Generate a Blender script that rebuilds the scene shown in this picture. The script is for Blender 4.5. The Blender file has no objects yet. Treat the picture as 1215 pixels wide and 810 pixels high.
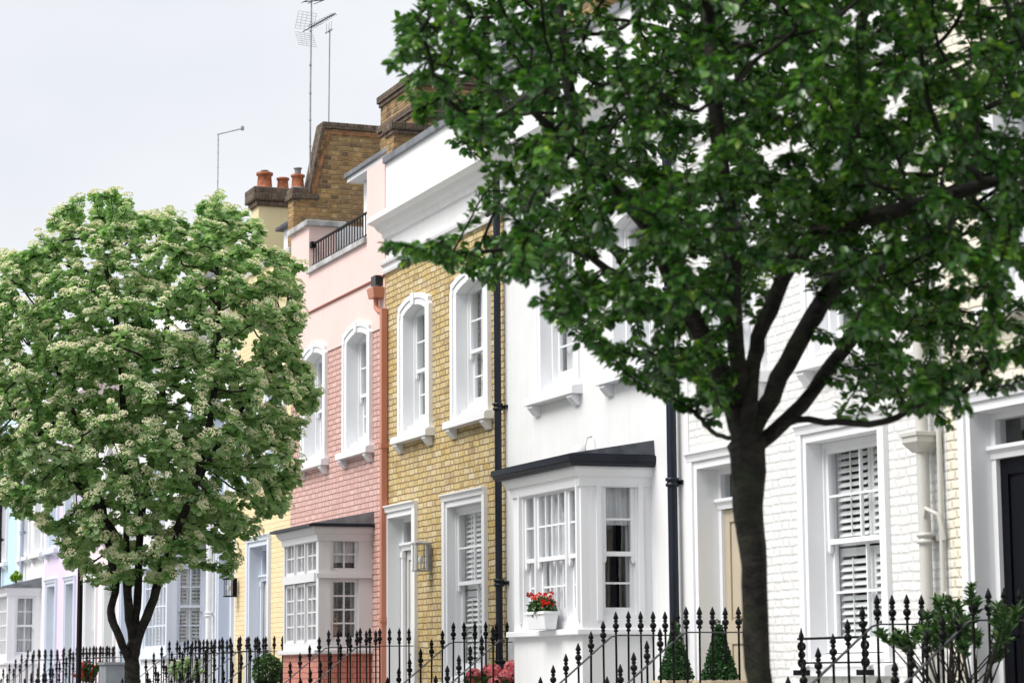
import bpy, bmesh, math, random
import numpy as np
from mathutils import Vector, Matrix
random.seed(7); RNG = np.random.default_rng(11)
PI = math.pi
sc = bpy.context.scene
COL = sc.collection

# ------------------------------------------------------------------ tagging helpers
def tag(o, label=None, cat=None, group=None, kind=None):
    if label: o['label'] = label
    if cat: o['category'] = cat
    if group: o['group'] = group
    if kind: o['kind'] = kind
    return o
def thing(name, loc, label, cat, group=None):
    o = bpy.data.objects.new(name, None); COL.objects.link(o); o.location = loc
    o.empty_display_size = .2
    return tag(o, label, cat, group)
def wloc(o):
    v = Vector((0, 0, 0))
    while o is not None: v += o.location; o = o.parent
    return v

class Frame:
    """local (u along, d into the wall, z up) -> world"""
    def __init__(s, O=(0, 0), U=(1, 0), N=(0, 1)):
        s.O, s.U, s.N = O, U, N
    def __call__(s, u, d, z):
        return (s.O[0]+u*s.U[0]+d*s.N[0], s.O[1]+u*s.U[1]+d*s.N[1], z)
WF = Frame((0, 10.0))                      # main facade plane: u = world X, d = Y-10

class MB:
    def __init__(s): s.v = []; s.f = []; s.sm = []
    def add(s, vs, fs, smooth=False):
        b = len(s.v); s.v += [tuple(p) for p in vs]
        for f in fs: s.f.append([b+i for i in f]); s.sm.append(smooth)
    def box(s, u0, u1, d0, d1, z0, z1, F=WF):
        p = [F(u, d, z) for z in (z0, z1) for d in (d0, d1) for u in (u0, u1)]
        s.add(p, [(0, 2, 3, 1), (4, 5, 7, 6), (0, 1, 5, 4), (2, 6, 7, 3), (0, 4, 6, 2), (1, 3, 7, 5)])
    def quad(s, pts): s.add(pts, [tuple(range(len(pts)))])
    def extr(s, prof, u0, u1, F=WF):
        """profile [(d,z)] extruded along u"""
        n = len(prof); p = [F(u0, d, z) for d, z in prof]+[F(u1, d, z) for d, z in prof]
        fs = [(i, (i+1) % n, n+(i+1) % n, n+i) for i in range(n)]
        s.add(p, fs+[tuple(range(n))[::-1], tuple(range(n, 2*n))])
    def poly(s, pts, d0, d1, F=WF):
        """polygon [(u,z)] extruded along d"""
        n = len(pts); p = [F(u, d0, z) for u, z in pts]+[F(u, d1, z) for u, z in pts]
        fs = [(i, (i+1) % n, n+(i+1) % n, n+i) for i in range(n)]
        s.add(p, fs+[tuple(range(n))[::-1], tuple(range(n, 2*n))])
    def ring(s, outer, inner, d0, d1, F=WF, d0i=None):
        """open band between two equally long polylines [(u,z)], extruded d0..d1"""
        n = len(outer); d0i = d0 if d0i is None else d0i
        p = [F(u, d0, z) for u, z in outer]+[F(u, d0i, z) for u, z in inner]+[F(u, d1, z) for u, z in outer]+[F(u, d1, z) for u, z in inner]
        fs = []
        for i in range(n-1):
            fs += [(i, i+1, n+i+1, n+i), (2*n+i, 3*n+i, 3*n+i+1, 2*n+i+1), (i, 2*n+i, 2*n+i+1, i+1), (n+i, n+i+1, 3*n+i+1, 3*n+i)]
        fs += [(0, n, 3*n, 2*n), (n-1, 3*n-1, 4*n-1, 2*n-1)]
        s.add(p, fs)
    def tube(s, pts, r, n=8, cap=True):
        pts = [Vector(p) for p in pts]; R = r if isinstance(r, (list, tuple)) else [r]*len(pts)
        b = len(s.v); prev = None; vs = []
        for i, p in enumerate(pts):
            t = (pts[min(i+1, len(pts)-1)]-pts[max(i-1, 0)]).normalized()
            if prev is None:
                a = Vector((1, 0, 0)) if abs(t.x) < .8 else Vector((0, 1, 0))
                nx = t.cross(a).normalized()
            else: nx = (prev-t*prev.dot(t)).normalized()
            prev = nx; ny = t.cross(nx)
            for k in range(n):
                a = 2*PI*k/n; vs.append(p+nx*(math.cos(a)*R[i])+ny*(math.sin(a)*R[i]))
        fs = [(i*n+k, i*n+(k+1) % n, (i+1)*n+(k+1) % n, (i+1)*n+k) for i in range(len(pts)-1) for k in range(n)]
        s.add(vs, fs, True)
        if cap:
            m = len(vs)-n; s.add(vs[:n], [tuple(range(n))[::-1]]); s.add(vs[m:], [tuple(range(n))])
    def lathe(s, prof, c, n=12, smooth=True):
        """profile [(r,z)] about a vertical axis through c"""
        vs = []
        for r, z in prof:
            for k in range(n):
                a = 2*PI*k/n; vs.append((c[0]+r*math.cos(a), c[1]+r*math.sin(a), c[2]+z))
        fs = [(i*n+k, i*n+(k+1) % n, (i+1)*n+(k+1) % n, (i+1)*n+k) for i in range(len(prof)-1) for k in range(n)]
        s.add(vs, fs, smooth)
        s.add(vs[:n], [tuple(range(n))[::-1]]); s.add(vs[-n:], [tuple(range(n))])
    def ball(s, c, r, n=10, sq=1.0):
        s.lathe([(max(r*math.sin(PI*i/n), .0005), -r*sq*math.cos(PI*i/n)) for i in range(n+1)], c, n)
    def build(s, name, mat, parent=None, bevel=0, loc=None):
        me = bpy.data.meshes.new(name); o = bpy.data.objects.new(name, me); COL.objects.link(o)
        base = wloc(parent) if parent else Vector((0, 0, 0))
        if loc is not None: base = Vector(loc)
        if parent: o.parent = parent
        o.location = base-(wloc(parent) if parent else Vector((0, 0, 0)))
        me.from_pydata([(x-base.x, y-base.y, z-base.z) for x, y, z in s.v], [], s.f)
        me.polygons.foreach_set('use_smooth', s.sm)
        me.materials.append(mat); me.update()
        bm = bmesh.new(); bm.from_mesh(me); bmesh.ops.recalc_face_normals(bm, faces=bm.faces); bm.to_mesh(me); bm.free()
        if bevel:
            m = o.modifiers.new('bevel', 'BEVEL'); m.width = bevel; m.segments = 2; m.limit_method = 'ANGLE'; m.angle_limit = math.radians(40)
        return o

# ------------------------------------------------------------------ materials
def srgb(r, g, b):
    f = lambda c: (c/255/12.92) if c <= 10 else ((c/255+.055)/1.055)**2.4
    return (f(r), f(g), f(b), 1)
class NT:
    def __init__(s, name):
        s.m = bpy.data.materials.new(name); s.m.use_nodes = True; s.t = s.m.node_tree; s.t.nodes.clear()
        s.out = s.n('ShaderNodeOutputMaterial')
    def n(s, typ, **kw):
        nd = s.t.nodes.new(typ)
        for k, v in kw.items():
            if k.startswith('i_'):
                key = k[2:]; key = int(key) if key.isdigit() else key.replace('_', ' ')
                nd.inputs[key].default_value = v
            else: setattr(nd, k, v)
        return nd
    def l(s, a, b): s.t.links.new(a, b)
    def math(s, op, a, b=None, c=None):
        nd = s.n('ShaderNodeMath', operation=op)
        for i, x in enumerate((a, b, c)):
            if x is None: continue
            if isinstance(x, (int, float)): nd.inputs[i].default_value = x
            else: s.l(x, nd.inputs[i])
        return nd.outputs[0]
    def mix(s, f, a, b, typ='MIX'):
        nd = s.n('ShaderNodeMix', data_type='RGBA', blend_type=typ)
        for i, x in ((0, f), (6, a), (7, b)):
            if isinstance(x, (int, float, tuple)): nd.inputs[i].default_value = x
            else: s.l(x, nd.inputs[i])
        return nd.outputs[2]
    def noise(s, vec, scale, detail=4, rough=.55, out=0):
        nd = s.n('ShaderNodeTexNoise', i_Scale=scale, i_Detail=detail, i_Roughness=rough)
        if vec is not None: s.l(vec, nd.inputs['Vector'])
        return nd.outputs[out]
    def ramp(s, f, stops, interp='LINEAR'):
        nd = s.n('ShaderNodeValToRGB'); cr = nd.color_ramp; cr.interpolation = interp
        while len(cr.elements) < len(stops): cr.elements.new(.5)
        for e, (p, c) in zip(cr.elements, stops): e.position = p; e.color = c if isinstance(c, tuple) else (c, c, c, 1)
        s.l(f, nd.inputs[0]); return nd.outputs[0]
    def pos(s): return s.n('ShaderNodeNewGeometry').outputs['Position']
    def bump(s, h, strength, dist=.01, normal=None):
        nd = s.n('ShaderNodeBump', i_Strength=strength, i_Distance=dist); s.l(h, nd.inputs['Height'])
        if normal is not None: s.l(normal, nd.inputs['Normal'])
        return nd.outputs[0]
    def bsdf(s, col, rough=.6, normal=None, spec=.5, metal=0, **kw):
        b = s.n('ShaderNodeBsdfPrincipled')
        for k, x in (('Base Color', col), ('Roughness', rough), ('Metallic', metal), ('Specular IOR Level', spec)):
            if isinstance(x, (int, float, tuple)): b.inputs[k].default_value = x
            else: s.l(x, b.inputs[k])
        if normal is not None: s.l(normal, b.inputs['Normal'])
        for k, x in kw.items(): b.inputs[k.replace('_', ' ')].default_value = x
        return b.outputs[0]
    def done(s, sh): s.l(sh, s.out.inputs[0]); return s.m

def mat_plain(name, col, rough=.5, bump=.0, bscale=60, var=.06, vscale=3, metal=0, spec=.5):
    t = NT(name); p = t.pos()
    v = t.noise(p, vscale, 5); c2 = tuple(x*(1-var*2.2) for x in col[:3])+(1,)
    c = t.mix(t.ramp(v, [(.35, 0.0), (.7, 1.0)]), c2, col)
    nrm = t.bump(t.noise(p, bscale, 4), bump, .006) if bump else None
    return t.done(t.bsdf(c, rough, nrm, spec, metal))
def mat_paint(name, col, rough=.35, dirt=.12):
    """painted woodwork / stucco with faint streaks and grime"""
    t = NT(name); p = t.pos()
    mp = t.n('ShaderNodeMapping'); mp.inputs['Scale'].default_value = (9, 9, .7); t.l(p, mp.inputs[0])
    streak = t.ramp(t.noise(mp.outputs[0], 1.3, 6, .6), [(.42, 0.0), (.75, 1.0)])
    blot = t.ramp(t.noise(p, 1.7, 6), [(.4, 0.0), (.7, 1.0)])
    f = t.math('MULTIPLY', t.math('ADD', streak, blot), dirt*.5)
    c = t.mix(f, col, tuple(a*b for a, b in zip(col[:3], (.62, .6, .56)))+(1,))
    h = t.math('ADD', t.noise(p, 14, 5), t.math('MULTIPLY', t.noise(p, 90, 3), .4))
    return t.done(t.bsdf(c, rough, t.bump(h, .12, .008), .4))
def mat_brick(name, stops, mortar, h=.0765, w=.338, paint=False, rel=.012, jit=.010, mw=.1, dirt=.2, dirtc=(.08, .06, .04, 1), soft=.5):
    t = NT(name); p = t.pos()
    ns = t.n('ShaderNodeTexNoise', i_Scale=6.0, i_Detail=3.0); t.l(p, ns.inputs[0])
    sub = t.n('ShaderNodeVectorMath', operation='SUBTRACT', ); t.l(ns.outputs['Color'], sub.inputs[0]); sub.inputs[1].default_value = (.5, .5, .5)
    scl = t.n('ShaderNodeVectorMath', operation='SCALE'); t.l(sub.outputs[0], scl.inputs[0]); scl.inputs['Scale'].default_value = jit*4
    ad = t.n('ShaderNodeVectorMath', operation='ADD'); t.l(p, ad.inputs[0]); t.l(scl.outputs[0], ad.inputs[1])
    sp = t.n('ShaderNodeSeparateXYZ'); t.l(ad.outputs[0], sp.inputs[0])
    uu = t.math('ADD', sp.outputs[0], sp.outputs[1]); zz = sp.outputs[2]
    rowf = t.math('DIVIDE', zz, h); row = t.math('FLOOR', rowf); fz = t.math('FRACT', rowf)
    par = t.math('FLOORED_MODULO', row, 2.0)
    uf = t.math('ADD', t.math('DIVIDE', uu, w), t.math('MULTIPLY', par, .5))
    cell = t.math('FLOOR', uf); fu = t.math('FRACT', uf)
    head = t.math('GREATER_THAN', fu, .667)
    # distance to joints (metres)
    d0 = t.math('MULTIPLY', t.math('MINIMUM', fu, t.math('SUBTRACT', 1.0, fu)), w)
    d1 = t.math('MULTIPLY', t.math('ABSOLUTE', t.math('SUBTRACT', fu, .667)), w)
    dz = t.math('MULTIPLY', t.math('MINIMUM', fz, t.math('SUBTRACT', 1.0, fz)), h)
    d = t.math('MINIMUM', t.math('MINIMUM', d0, d1), dz)
    fine = t.noise(p, 45, 4)
    dd = t.math('ADD', d, t.math('MULTIPLY', t.math('SUBTRACT', fine, .5), .006))
    face = t.n('ShaderNodeMapRange', interpolation_type='SMOOTHSTEP'); t.l(dd, face.inputs[0])
    face.inputs[1].default_value = mw*h*.35; face.inputs[2].default_value = mw*h*(1.0+soft)
    cv = t.n('ShaderNodeCombineXYZ'); t.l(t.math('ADD', t.math('MULTIPLY', cell, 2.0), head), cv.inputs[0]); t.l(row, cv.inputs[1])
    wn = t.n('ShaderNodeTexWhiteNoise', noise_dimensions='2D'); t.l(cv.outputs[0], wn.inputs[0])
    base = t.ramp(wn.outputs[0], stops, 'LINEAR')
    # mottling inside each brick and broad grime
    base = t.mix(t.math('MULTIPLY', t.ramp(t.noise(p, 22, 5), [(.45, 0.0), (.7, 1.0)]), .35 if not paint else .08), base, tuple(min(1, c*1.25) for c in mortar[:3])+(1,))
    if not paint: base = t.mix(t.math('MULTIPLY', t.ramp(t.noise(p, 4.0, 7, .75), [(.44, 0.0), (.57, 1.0)]), .62), base, t.mix(.75, base, tuple(min(1, c*1.9) for c in dirtc[:3])+(1,)) if name != 'yellow_stock_brick' else (.62, .52, .34, 1))
    g = t.math('MULTIPLY', t.ramp(t.noise(p, 1.1, 7, .65), [(.45, 0.0), (.75, 1.0)]), dirt)
    base = t.mix(g, base, dirtc)
    mort = t.mix(t.ramp(t.noise(p, 12, 4), [(.3, 0.0), (.7, 1.0)]), mortar, tuple(c*.7 for c in mortar[:3])+(1,))
    col = t.mix(face.outputs[0], mort, base)
    wn2 = t.math('MULTIPLY', wn.outputs[0], .35)
    hh = t.math('ADD', t.math('MULTIPLY', face.outputs[0], t.math('ADD', wn2, .8)), t.math('MULTIPLY', t.noise(p, 60, 4), .35))
    hh = t.math('ADD', hh, t.math('MULTIPLY', t.noise(p, 9, 3), .8))
    return t.done(t.bsdf(col, .45 if paint else .85, t.bump(hh, 1.0, rel), .3))

W_ = (.80, .80, .81, 1)
M = {}
M['stucco'] = mat_paint('white_stucco', (.785, .79, .80, 1), .5, .26)
M['trim'] = mat_paint('white_gloss_paint', (.79, .80, .82, 1), .35, .10)
M['trim_blue'] = mat_paint('blue_white_paint', (.66, .71, .80, 1), .35, .08)
M['coping'] = mat_plain('weathered_white_coping', (.6, .6, .6, 1), .7, .3, 40, .25, 4)
M['brick_white'] = mat_brick('white_painted_brick', [(0, (.72, .72, .71, 1)), (1, (.79, .785, .77, 1))], (.775, .77, .755, 1), paint=True, rel=.0038, jit=.009, mw=.1, dirt=.06, dirtc=(.5, .48, .43, 1), soft=1.8)
M['brick_cream'] = mat_brick('cream_painted_brick', [(0, (.76, .71, .58, 1)), (1, (.79, .74, .62, 1))], (.76, .70, .57, 1), paint=True, rel=.008, jit=.009, mw=.1, dirt=.05, dirtc=(.5, .45, .33, 1), soft=1.2)
M['brick_paleyellow'] = mat_brick('pale_yellow_painted_brick', [(0, (.80, .62, .35, 1)), (1, (.84, .68, .42, 1))], (.80, .65, .38, 1), paint=True, rel=.004, jit=.006, mw=.08, dirt=.05, dirtc=(.5, .42, .25, 1))
M['brick_pink'] = mat_brick('pink_painted_brick', [(0, (.60, .355, .31, 1)), (.5, (.65, .40, .355, 1)), (1, (.69, .455, .405, 1))], (.46, .25, .21, 1), paint=True, rel=.012, jit=.006, mw=.1, dirt=.12, dirtc=(.42, .18, .14, 1))
M['pink'] = mat_paint('pale_pink_render', (.80, .60, .56, 1), .6, .22)
M['pink_red'] = mat_brick('red_painted_plinth', [(0, (.50, .20, .15, 1)), (1, (.56, .24, .18, 1))], (.4, .13, .1, 1), paint=True, rel=.005, dirt=.2, dirtc=(.3, .1, .07, 1))
M['brick_stock'] = mat_brick('yellow_stock_brick', [(0, (.40, .27, .09, 1)), (.18, (.52, .37, .12, 1)), (.4, (.56, .43, .18, 1)), (.6, (.47, .33, .11, 1)), (.78, (.62, .53, .31, 1)), (.92, (.32, .22, .10, 1)), (1, (.66, .58, .40, 1))], (.33, .22, .11, 1), rel=.015, jit=.008, mw=.09, dirt=.32, dirtc=(.66, .54, .34, 1))
M['brick_old'] = mat_brick('old_sooty_brick', [(0, (.26, .15, .06, 1)), (.3, (.46, .30, .12, 1)), (.55, (.36, .20, .08, 1)), (.75, (.52, .36, .16, 1)), (.9, (.10, .065, .045, 1)), (1, (.42, .28, .14, 1))], (.36, .25, .13, 1), rel=.014, jit=.012, mw=.12, dirt=.55, dirtc=(.05, .035, .025, 1))
M['soot'] = mat_brick('soot_black_brick', [(0, (.05, .04, .035, 1)), (.6, (.12, .08, .06, 1)), (1, (.2, .14, .10, 1))], (.15, .12, .09, 1), h=.11, w=.15, rel=.014, dirt=.3)
M['yellow_render'] = mat_paint('pale_yellow_render', (.74, .64, .38, 1), .7, .25)
M['lilac'] = mat_paint('lilac_render', (.70, .60, .76, 1), .6, .08)
M['palepink2'] = mat_paint('blush_render', (.82, .70, .73, 1), .6, .08)
M['lightblue'] = mat_paint('light_blue_render', (.52, .70, .82, 1), .6, .08)
M['offwhite'] = mat_paint('off_white_render', (.78, .78, .79, 1), .6, .1)
M['terracotta_paint'] = mat_paint('terracotta_gloss_paint', (.50, .20, .13, 1), .4, .25)
M['navy'] = mat_plain('navy_gloss_paint', (.006, .010, .022, 1), .4, .15, 30, .2, spec=.35)
M['stone_paint'] = mat_paint('stone_grey_gloss_paint', (.58, .57, .53, 1), .3, .25)
M['iron'] = mat_plain('black_iron_paint', (.004, .004, .005, 1), .5, .35, 120, .2, 8, spec=.16)
M['rail_top'] = mat_plain('worn_handrail_paint', (.05, .055, .06, 1), .3, .2, 60, .2, 6)
M['lead'] = mat_plain('grey_lead', (.20, .215, .24, 1), .55, .4, 14, .2, 5)
M['slate'] = mat_plain('dark_slate', (.075, .085, .105, 1), .5, .5, 12, .25, 9)
M['curtain'] = mat_plain('white_voile', (.75, .75, .76, 1), .9, 0, 1, .05)
M['shutter'] = mat_plain('white_shutter_paint', (.84, .84, .83, 1), .5, 0, 1, .04)
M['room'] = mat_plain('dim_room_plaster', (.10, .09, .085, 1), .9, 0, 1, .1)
M['door_beige'] = mat_plain('beige_door_paint', (.50, .43, .32, 1), .35, .1, 30, .05)
M['door_black'] = mat_plain('black_door_paint', (.003, .0035, .007, 1), .5, .1, 20, .1, spec=.12)
M['door_grey'] = mat_plain('pale_grey_door_paint', (.55, .54, .52, 1), .35, .1, 30, .05)
M['door_blue'] = mat_plain('pale_blue_door_paint', (.40, .47, .58, 1), .35, .1, 30, .05)
M['brass'] = mat_plain('aged_brass', (.48, .33, .12, 1), .3, .1, 60, .15, 20, metal=1)
M['chrome'] = mat_plain('dull_chrome', (.6, .6, .6, 1), .25, 0, 60, .1, 20, metal=1)
M['terracotta'] = mat_plain('terracotta_clay', (.52, .17, .08, 1), .8, .3, 40, .25, 14)
M['clay_pale'] = mat_plain('buff_clay', (.55, .44, .30, 1), .8, .3, 40, .1, 10)
M['stone'] = mat_plain('pale_step_stone', (.50, .49, .46, 1), .75, .3, 30, .15, 3)
M['concrete'] = mat_plain('paving_concrete', (.28, .275, .26, 1), .85, .4, 20, .15, 2)
M['kerb'] = mat_plain('granite_kerb', (.25, .25, .26, 1), .8, .4, 50, .15, 10)
M['asphalt'] = mat_plain('asphalt', (.05, .05, .052, 1), .85, .6, 90, .2, 3)
M['line'] = mat_plain('road_marking_yellow', (.55, .42, .08, 1), .8, .3, 60, .2, 12)
M['galv'] = mat_plain('galvanised_steel', (.42, .43, .45, 1), .5, 0, 50, .15, 12, metal=.4)
M['soil'] = mat_plain('dark_soil', (.04, .028, .018, 1), .95, .5, 40, .2, 20)
M['zinc'] = mat_plain('grey_planter', (.22, .24, .26, 1), .6, .2, 20, .15)
M['teddy'] = mat_plain('tan_plush', (.42, .22, .10, 1), .95, .6, 150, .2, 30)
M['black'] = mat_plain('matt_black_plastic', (.01, .01, .01, 1), .4)
M['red'] = mat_plain('red_enamel', (.55, .05, .03, 1), .5)

def mat_glass(name, tint=(.93, .95, .96, 1)):
    t = NT(name); p = t.pos()
    nb = t.bump(t.noise(p, 2.2, 2), .12, .02); ge = t.n('ShaderNodeNewGeometry')
    dt = t.n('ShaderNodeVectorMath', operation='DOT_PRODUCT'); t.l(ge.outputs['Normal'], dt.inputs[0]); t.l(ge.outputs['Incoming'], dt.inputs[1])
    f5 = t.math('POWER', t.math('SUBTRACT', 1.0, t.math('ABSOLUTE', dt.outputs['Value'])), 5.0)
    fac = t.math('MINIMUM', t.math('ADD', t.math('MULTIPLY', f5, .92), .085), 1.0)
    tr = t.n('ShaderNodeBsdfTransparent', i_Color=tint); gl = t.n('ShaderNodeBsdfGlossy', i_Roughness=.02); t.l(nb, gl.inputs['Normal'])
    mx = t.n('ShaderNodeMixShader'); t.l(fac, mx.inputs[0]); t.l(tr.outputs[0], mx.inputs[1]); t.l(gl.outputs[0], mx.inputs[2])
    return t.done(mx.outputs[0])
M['glass'] = mat_glass('window_glass')
def mat_leaf(name, ramp, trans=.3, gloss=.12, rough=.35):
    t = NT(name); at = t.n('ShaderNodeAttribute', attribute_name='tone')
    c = t.ramp(at.outputs['Fac'], ramp)
    b = t.bsdf(c, rough, None, gloss*4)
    tl = t.n('ShaderNodeBsdfTranslucent'); t.l(t.mix(.6, c, (.9, 1.0, .35, 1), 'MULTIPLY'), tl.inputs[0])
    mx = t.n('ShaderNodeMixShader', i_Fac=trans); t.l(b, mx.inputs[1]); t.l(tl.outputs[0], mx.inputs[2])
    return t.done(mx.outputs[0])
M['leaf_cherry'] = mat_leaf('cherry_leaf', [(0, (.012, .062, .010, 1)), (.45, (.038, .14, .017, 1)), (.8, (.13, .30, .032, 1)), (1, (.32, .50, .06, 1))], .34, .30, .34)
M['leaf_thorn'] = mat_leaf('flowering_tree_leaf', [(0, (.09, .23, .06, 1)), (.3, (.23, .43, .15, 1)), (.65, (.42, .58, .30, 1)), (1, (.68, .75, .60, 1))], .5, .25, .42)
M['leaf_box'] = mat_leaf('topiary_leaf', [(0, (.012, .05, .014, 1)), (.7, (.03, .095, .025, 1)), (1, (.07, .16, .04, 1))], .15)
M['leaf_bay'] = mat_leaf('shrub_leaf', [(0, (.02, .06, .015, 1)), (.7, (.04, .11, .025, 1)), (1, (.12, .22, .05, 1))], .2)
M['leaf_lime'] = mat_leaf('lime_leaf', [(0, (.15, .32, .02, 1)), (1, (.35, .55, .05, 1))], .3)
M['petal_cream'] = mat_leaf('cream_petal', [(0, (.62, .66, .42, 1)), (.5, (.78, .78, .56, 1)), (.8, (.82, .72, .52, 1)), (1, (.86, .85, .74, 1))], .3, .02, .8)
M['petal_red'] = mat_leaf('red_petal', [(0, (.45, .01, .01, 1)), (.7, (.70, .03, .02, 1)), (1, (.8, .3, .25, 1))], .25, .02, .8)
M['petal_pink'] = mat_leaf('pink_petal', [(0, (.62, .10, .14, 1)), (.6, (.80, .24, .27, 1)), (1, (.85, .42, .42, 1))], .3, .02, .8)
M['petal_white'] = mat_leaf('white_petal', [(0, (.7, .7, .62, 1)), (1, (.8, .8, .78, 1))], .3, .02, .8)
def mat_bark():
    t = NT('ringed_bark'); p = t.pos()
    mp = t.n('ShaderNodeMapping'); mp.inputs['Scale'].default_value = (7, 7, 20); wv = t.n('ShaderNodeVectorMath', operation='MULTIPLY_ADD'); t.l(t.noise(p, 3, 3, .5, 1), wv.inputs[0]); wv.inputs[1].default_value = (.25, .25, .25); t.l(p, wv.inputs[2]); t.l(wv.outputs[0], mp.inputs[0])
    band = t.noise(mp.outputs[0], 1.0, 6, .65)
    c = t.mix(t.ramp(band, [(.4, 0.0), (.68, 1.0)]), (.004, .0035, .003, 1), (.034, .028, .022, 1))
    c = t.mix(t.math('MULTIPLY', t.ramp(t.noise(p, 5, 5), [(.5, 0.0), (.7, 1.0)]), .45), c, (.035, .05, .02, 1))
    h = t.math('ADD', band, t.math('MULTIPLY', t.noise(p, 30, 5), .6))
    return t.done(t.bsdf(c, .75, t.bump(h, .9, .02), .3))
M['bark'] = mat_bark()

# ------------------------------------------------------------------ building blocks
def arc(u0, u1, zs, zp, n=11):
    """left foot, spring height, segmental arch to the peak, right foot"""
    c = (u0+u1)/2; w = (u1-u0)/2; h = zp-zs; R = (w*w+h*h)/(2*h); pts = []
    a0 = math.asin(min(1, w/R))
    for i in range(n):
        a = -a0+2*a0*i/(n-1); pts.append((c+R*math.sin(a), zp-R+R*math.cos(a)))
    return pts
def wall(mb, u0, u1, z0, z1, d0, d1, holes, F=WF):
    """wall slab with rectangular holes (a,b,za,zb)"""
    us = sorted({u0, u1}|{h[0] for h in holes}|{h[1] for h in holes}); zs = sorted({z0, z1}|{h[2] for h in holes}|{h[3] for h in holes})
    inh = lambda u, z: any(h[0] < u < h[1] and h[2] < z < h[3] for h in holes)
    idx = {}
    vs = []; fs = []
    def V(u, d, z):
        k = (round(u, 5), d, round(z, 5))
        if k not in idx: idx[k] = len(vs); vs.append(F(u, d, z))
        return idx[k]
    for a, b in zip(us, us[1:]):
        for c, e in zip(zs, zs[1:]):
            if inh((a+b)/2, (c+e)/2): continue
            fs.append((V(a, d0, c), V(b, d0, c), V(b, d0, e), V(a, d0, e)))
            fs.append((V(a, d1, c), V(a, d1, e), V(b, d1, e), V(b, d1, c)))
    for (a, b, c, e, ) in holes:
        for (p, q) in (((a, c), (b, c)), ((b, c), (b, e)), ((b, e), (a, e)), ((a, e), (a, c))):
            if (p[1] <= z0 and q[1] <= z0) or (p[1] >= z1 and q[1] >= z1): continue
            fs.append((V(p[0], d0, p[1]), V(q[0], d0, q[1]), V(q[0], d1, q[1]), V(p[0], d1, p[1])))
    for (p, q) in (((u0, z0), (u0, z1)), ((u0, z1), (u1, z1)), ((u1, z1), (u1, z0))):
        if p[1] == q[1] and any(h[3] >= z1 for h in holes): continue
        fs.append((V(p[0], d0, p[1]), V(p[0], d1, p[1]), V(q[0], d1, q[1]), V(q[0], d0, q[1])))
    mb.add(vs, fs)

def sash(parent, u0, u1, z0, z1, d, cols=2, rt=2, rb=2, F=WF, mat=None, zm=None, top=None, horns=True, fr=.045, deco='net', blindm=None):
    """sliding sash: frame, upper sash in front, lower sash set back, panes; glass and a blind behind.  top = arch rise"""
    mat = mat or M['trim']; zm = zm or (z0+z1)/2
    mb = MB(); mu = .020
    rise = top or 0
    # box frame
    mb.box(u0, u0+fr, d-.02, d+.10, z0, z1, F); mb.box(u1-fr, u1, d-.02, d+.10, z0, z1, F); mb.box(u0+fr, u1-fr, d-.02, d+.10, z0, z0+.06, F)
    a, b = u0+fr, u1-fr
    if rise:
        o = [(a, z1-.0)]+[(b, z1-.0)]
        outer = [(a+(b-a)*i/10, z1+.02) for i in range(11)]; inner = [(p[0], p[1]) for p in arc(a, b, z1-rise, z1-.045)]
        mb.ring(outer, inner, d-.02, d+.06, F)
    else: mb.box(a, b, d-.02, d+.10, z1-.05, z1, F)
    st = .042
    def leaf(za, zb, dd, rows, isup):
        mb.box(a, a+st, dd, dd+.04, za, zb, F); mb.box(b-st, b, dd, dd+.04, za, zb, F)
        mb.box(a+st, b-st, dd, dd+.04, za, za+(.045 if isup else .07), F); mb.box(a+st, b-st, dd, dd+.04, zb-.045, zb, F)
        for i in range(1, cols):
            x = a+st+(b-a-2*st)*i/cols; mb.box(x-mu/2, x+mu/2, dd+.004, dd+.034, za, zb, F)
        for j in range(1, rows):
            z = za+(zb-za)*j/rows; mb.box(a+st, b-st, dd+.007, dd+.031, z-mu/2, z+mu/2, F)
    zt = z1-.05 if not rise else z1-.03
    leaf(zm-.022, zt, d+.0, rt, True); leaf(z0+.06, zm+.022, d+.045, rb, False)
    if horns:
        for x in (a, b-st): mb.poly([(x, zm-.022), (x+st, zm-.022), (x+st, zm-.07), (x+st/2, zm-.10), (x, zm-.07)], d+.002, d+.036, F)
    f = mb.build('sash_frame', mat, parent)
    g = MB(); g.quad([F(a+.01, d+.02, zm), F(b-.01, d+.02, zm), F(b-.01, d+.02, zt-.01), F(a+.01, d+.02, zt-.01)])
    g.quad([F(a+.01, d+.065, z0+.08), F(b-.01, d+.065, z0+.08), F(b-.01, d+.065, zm), F(a+.01, d+.065, zm)])
    g.build('pane', M['glass'], parent)
    if deco: blind(parent, a-.03, b+.03, z0, z1, d+(.115 if deco == 'shutter' else .15), deco, F)
    return f
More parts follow.
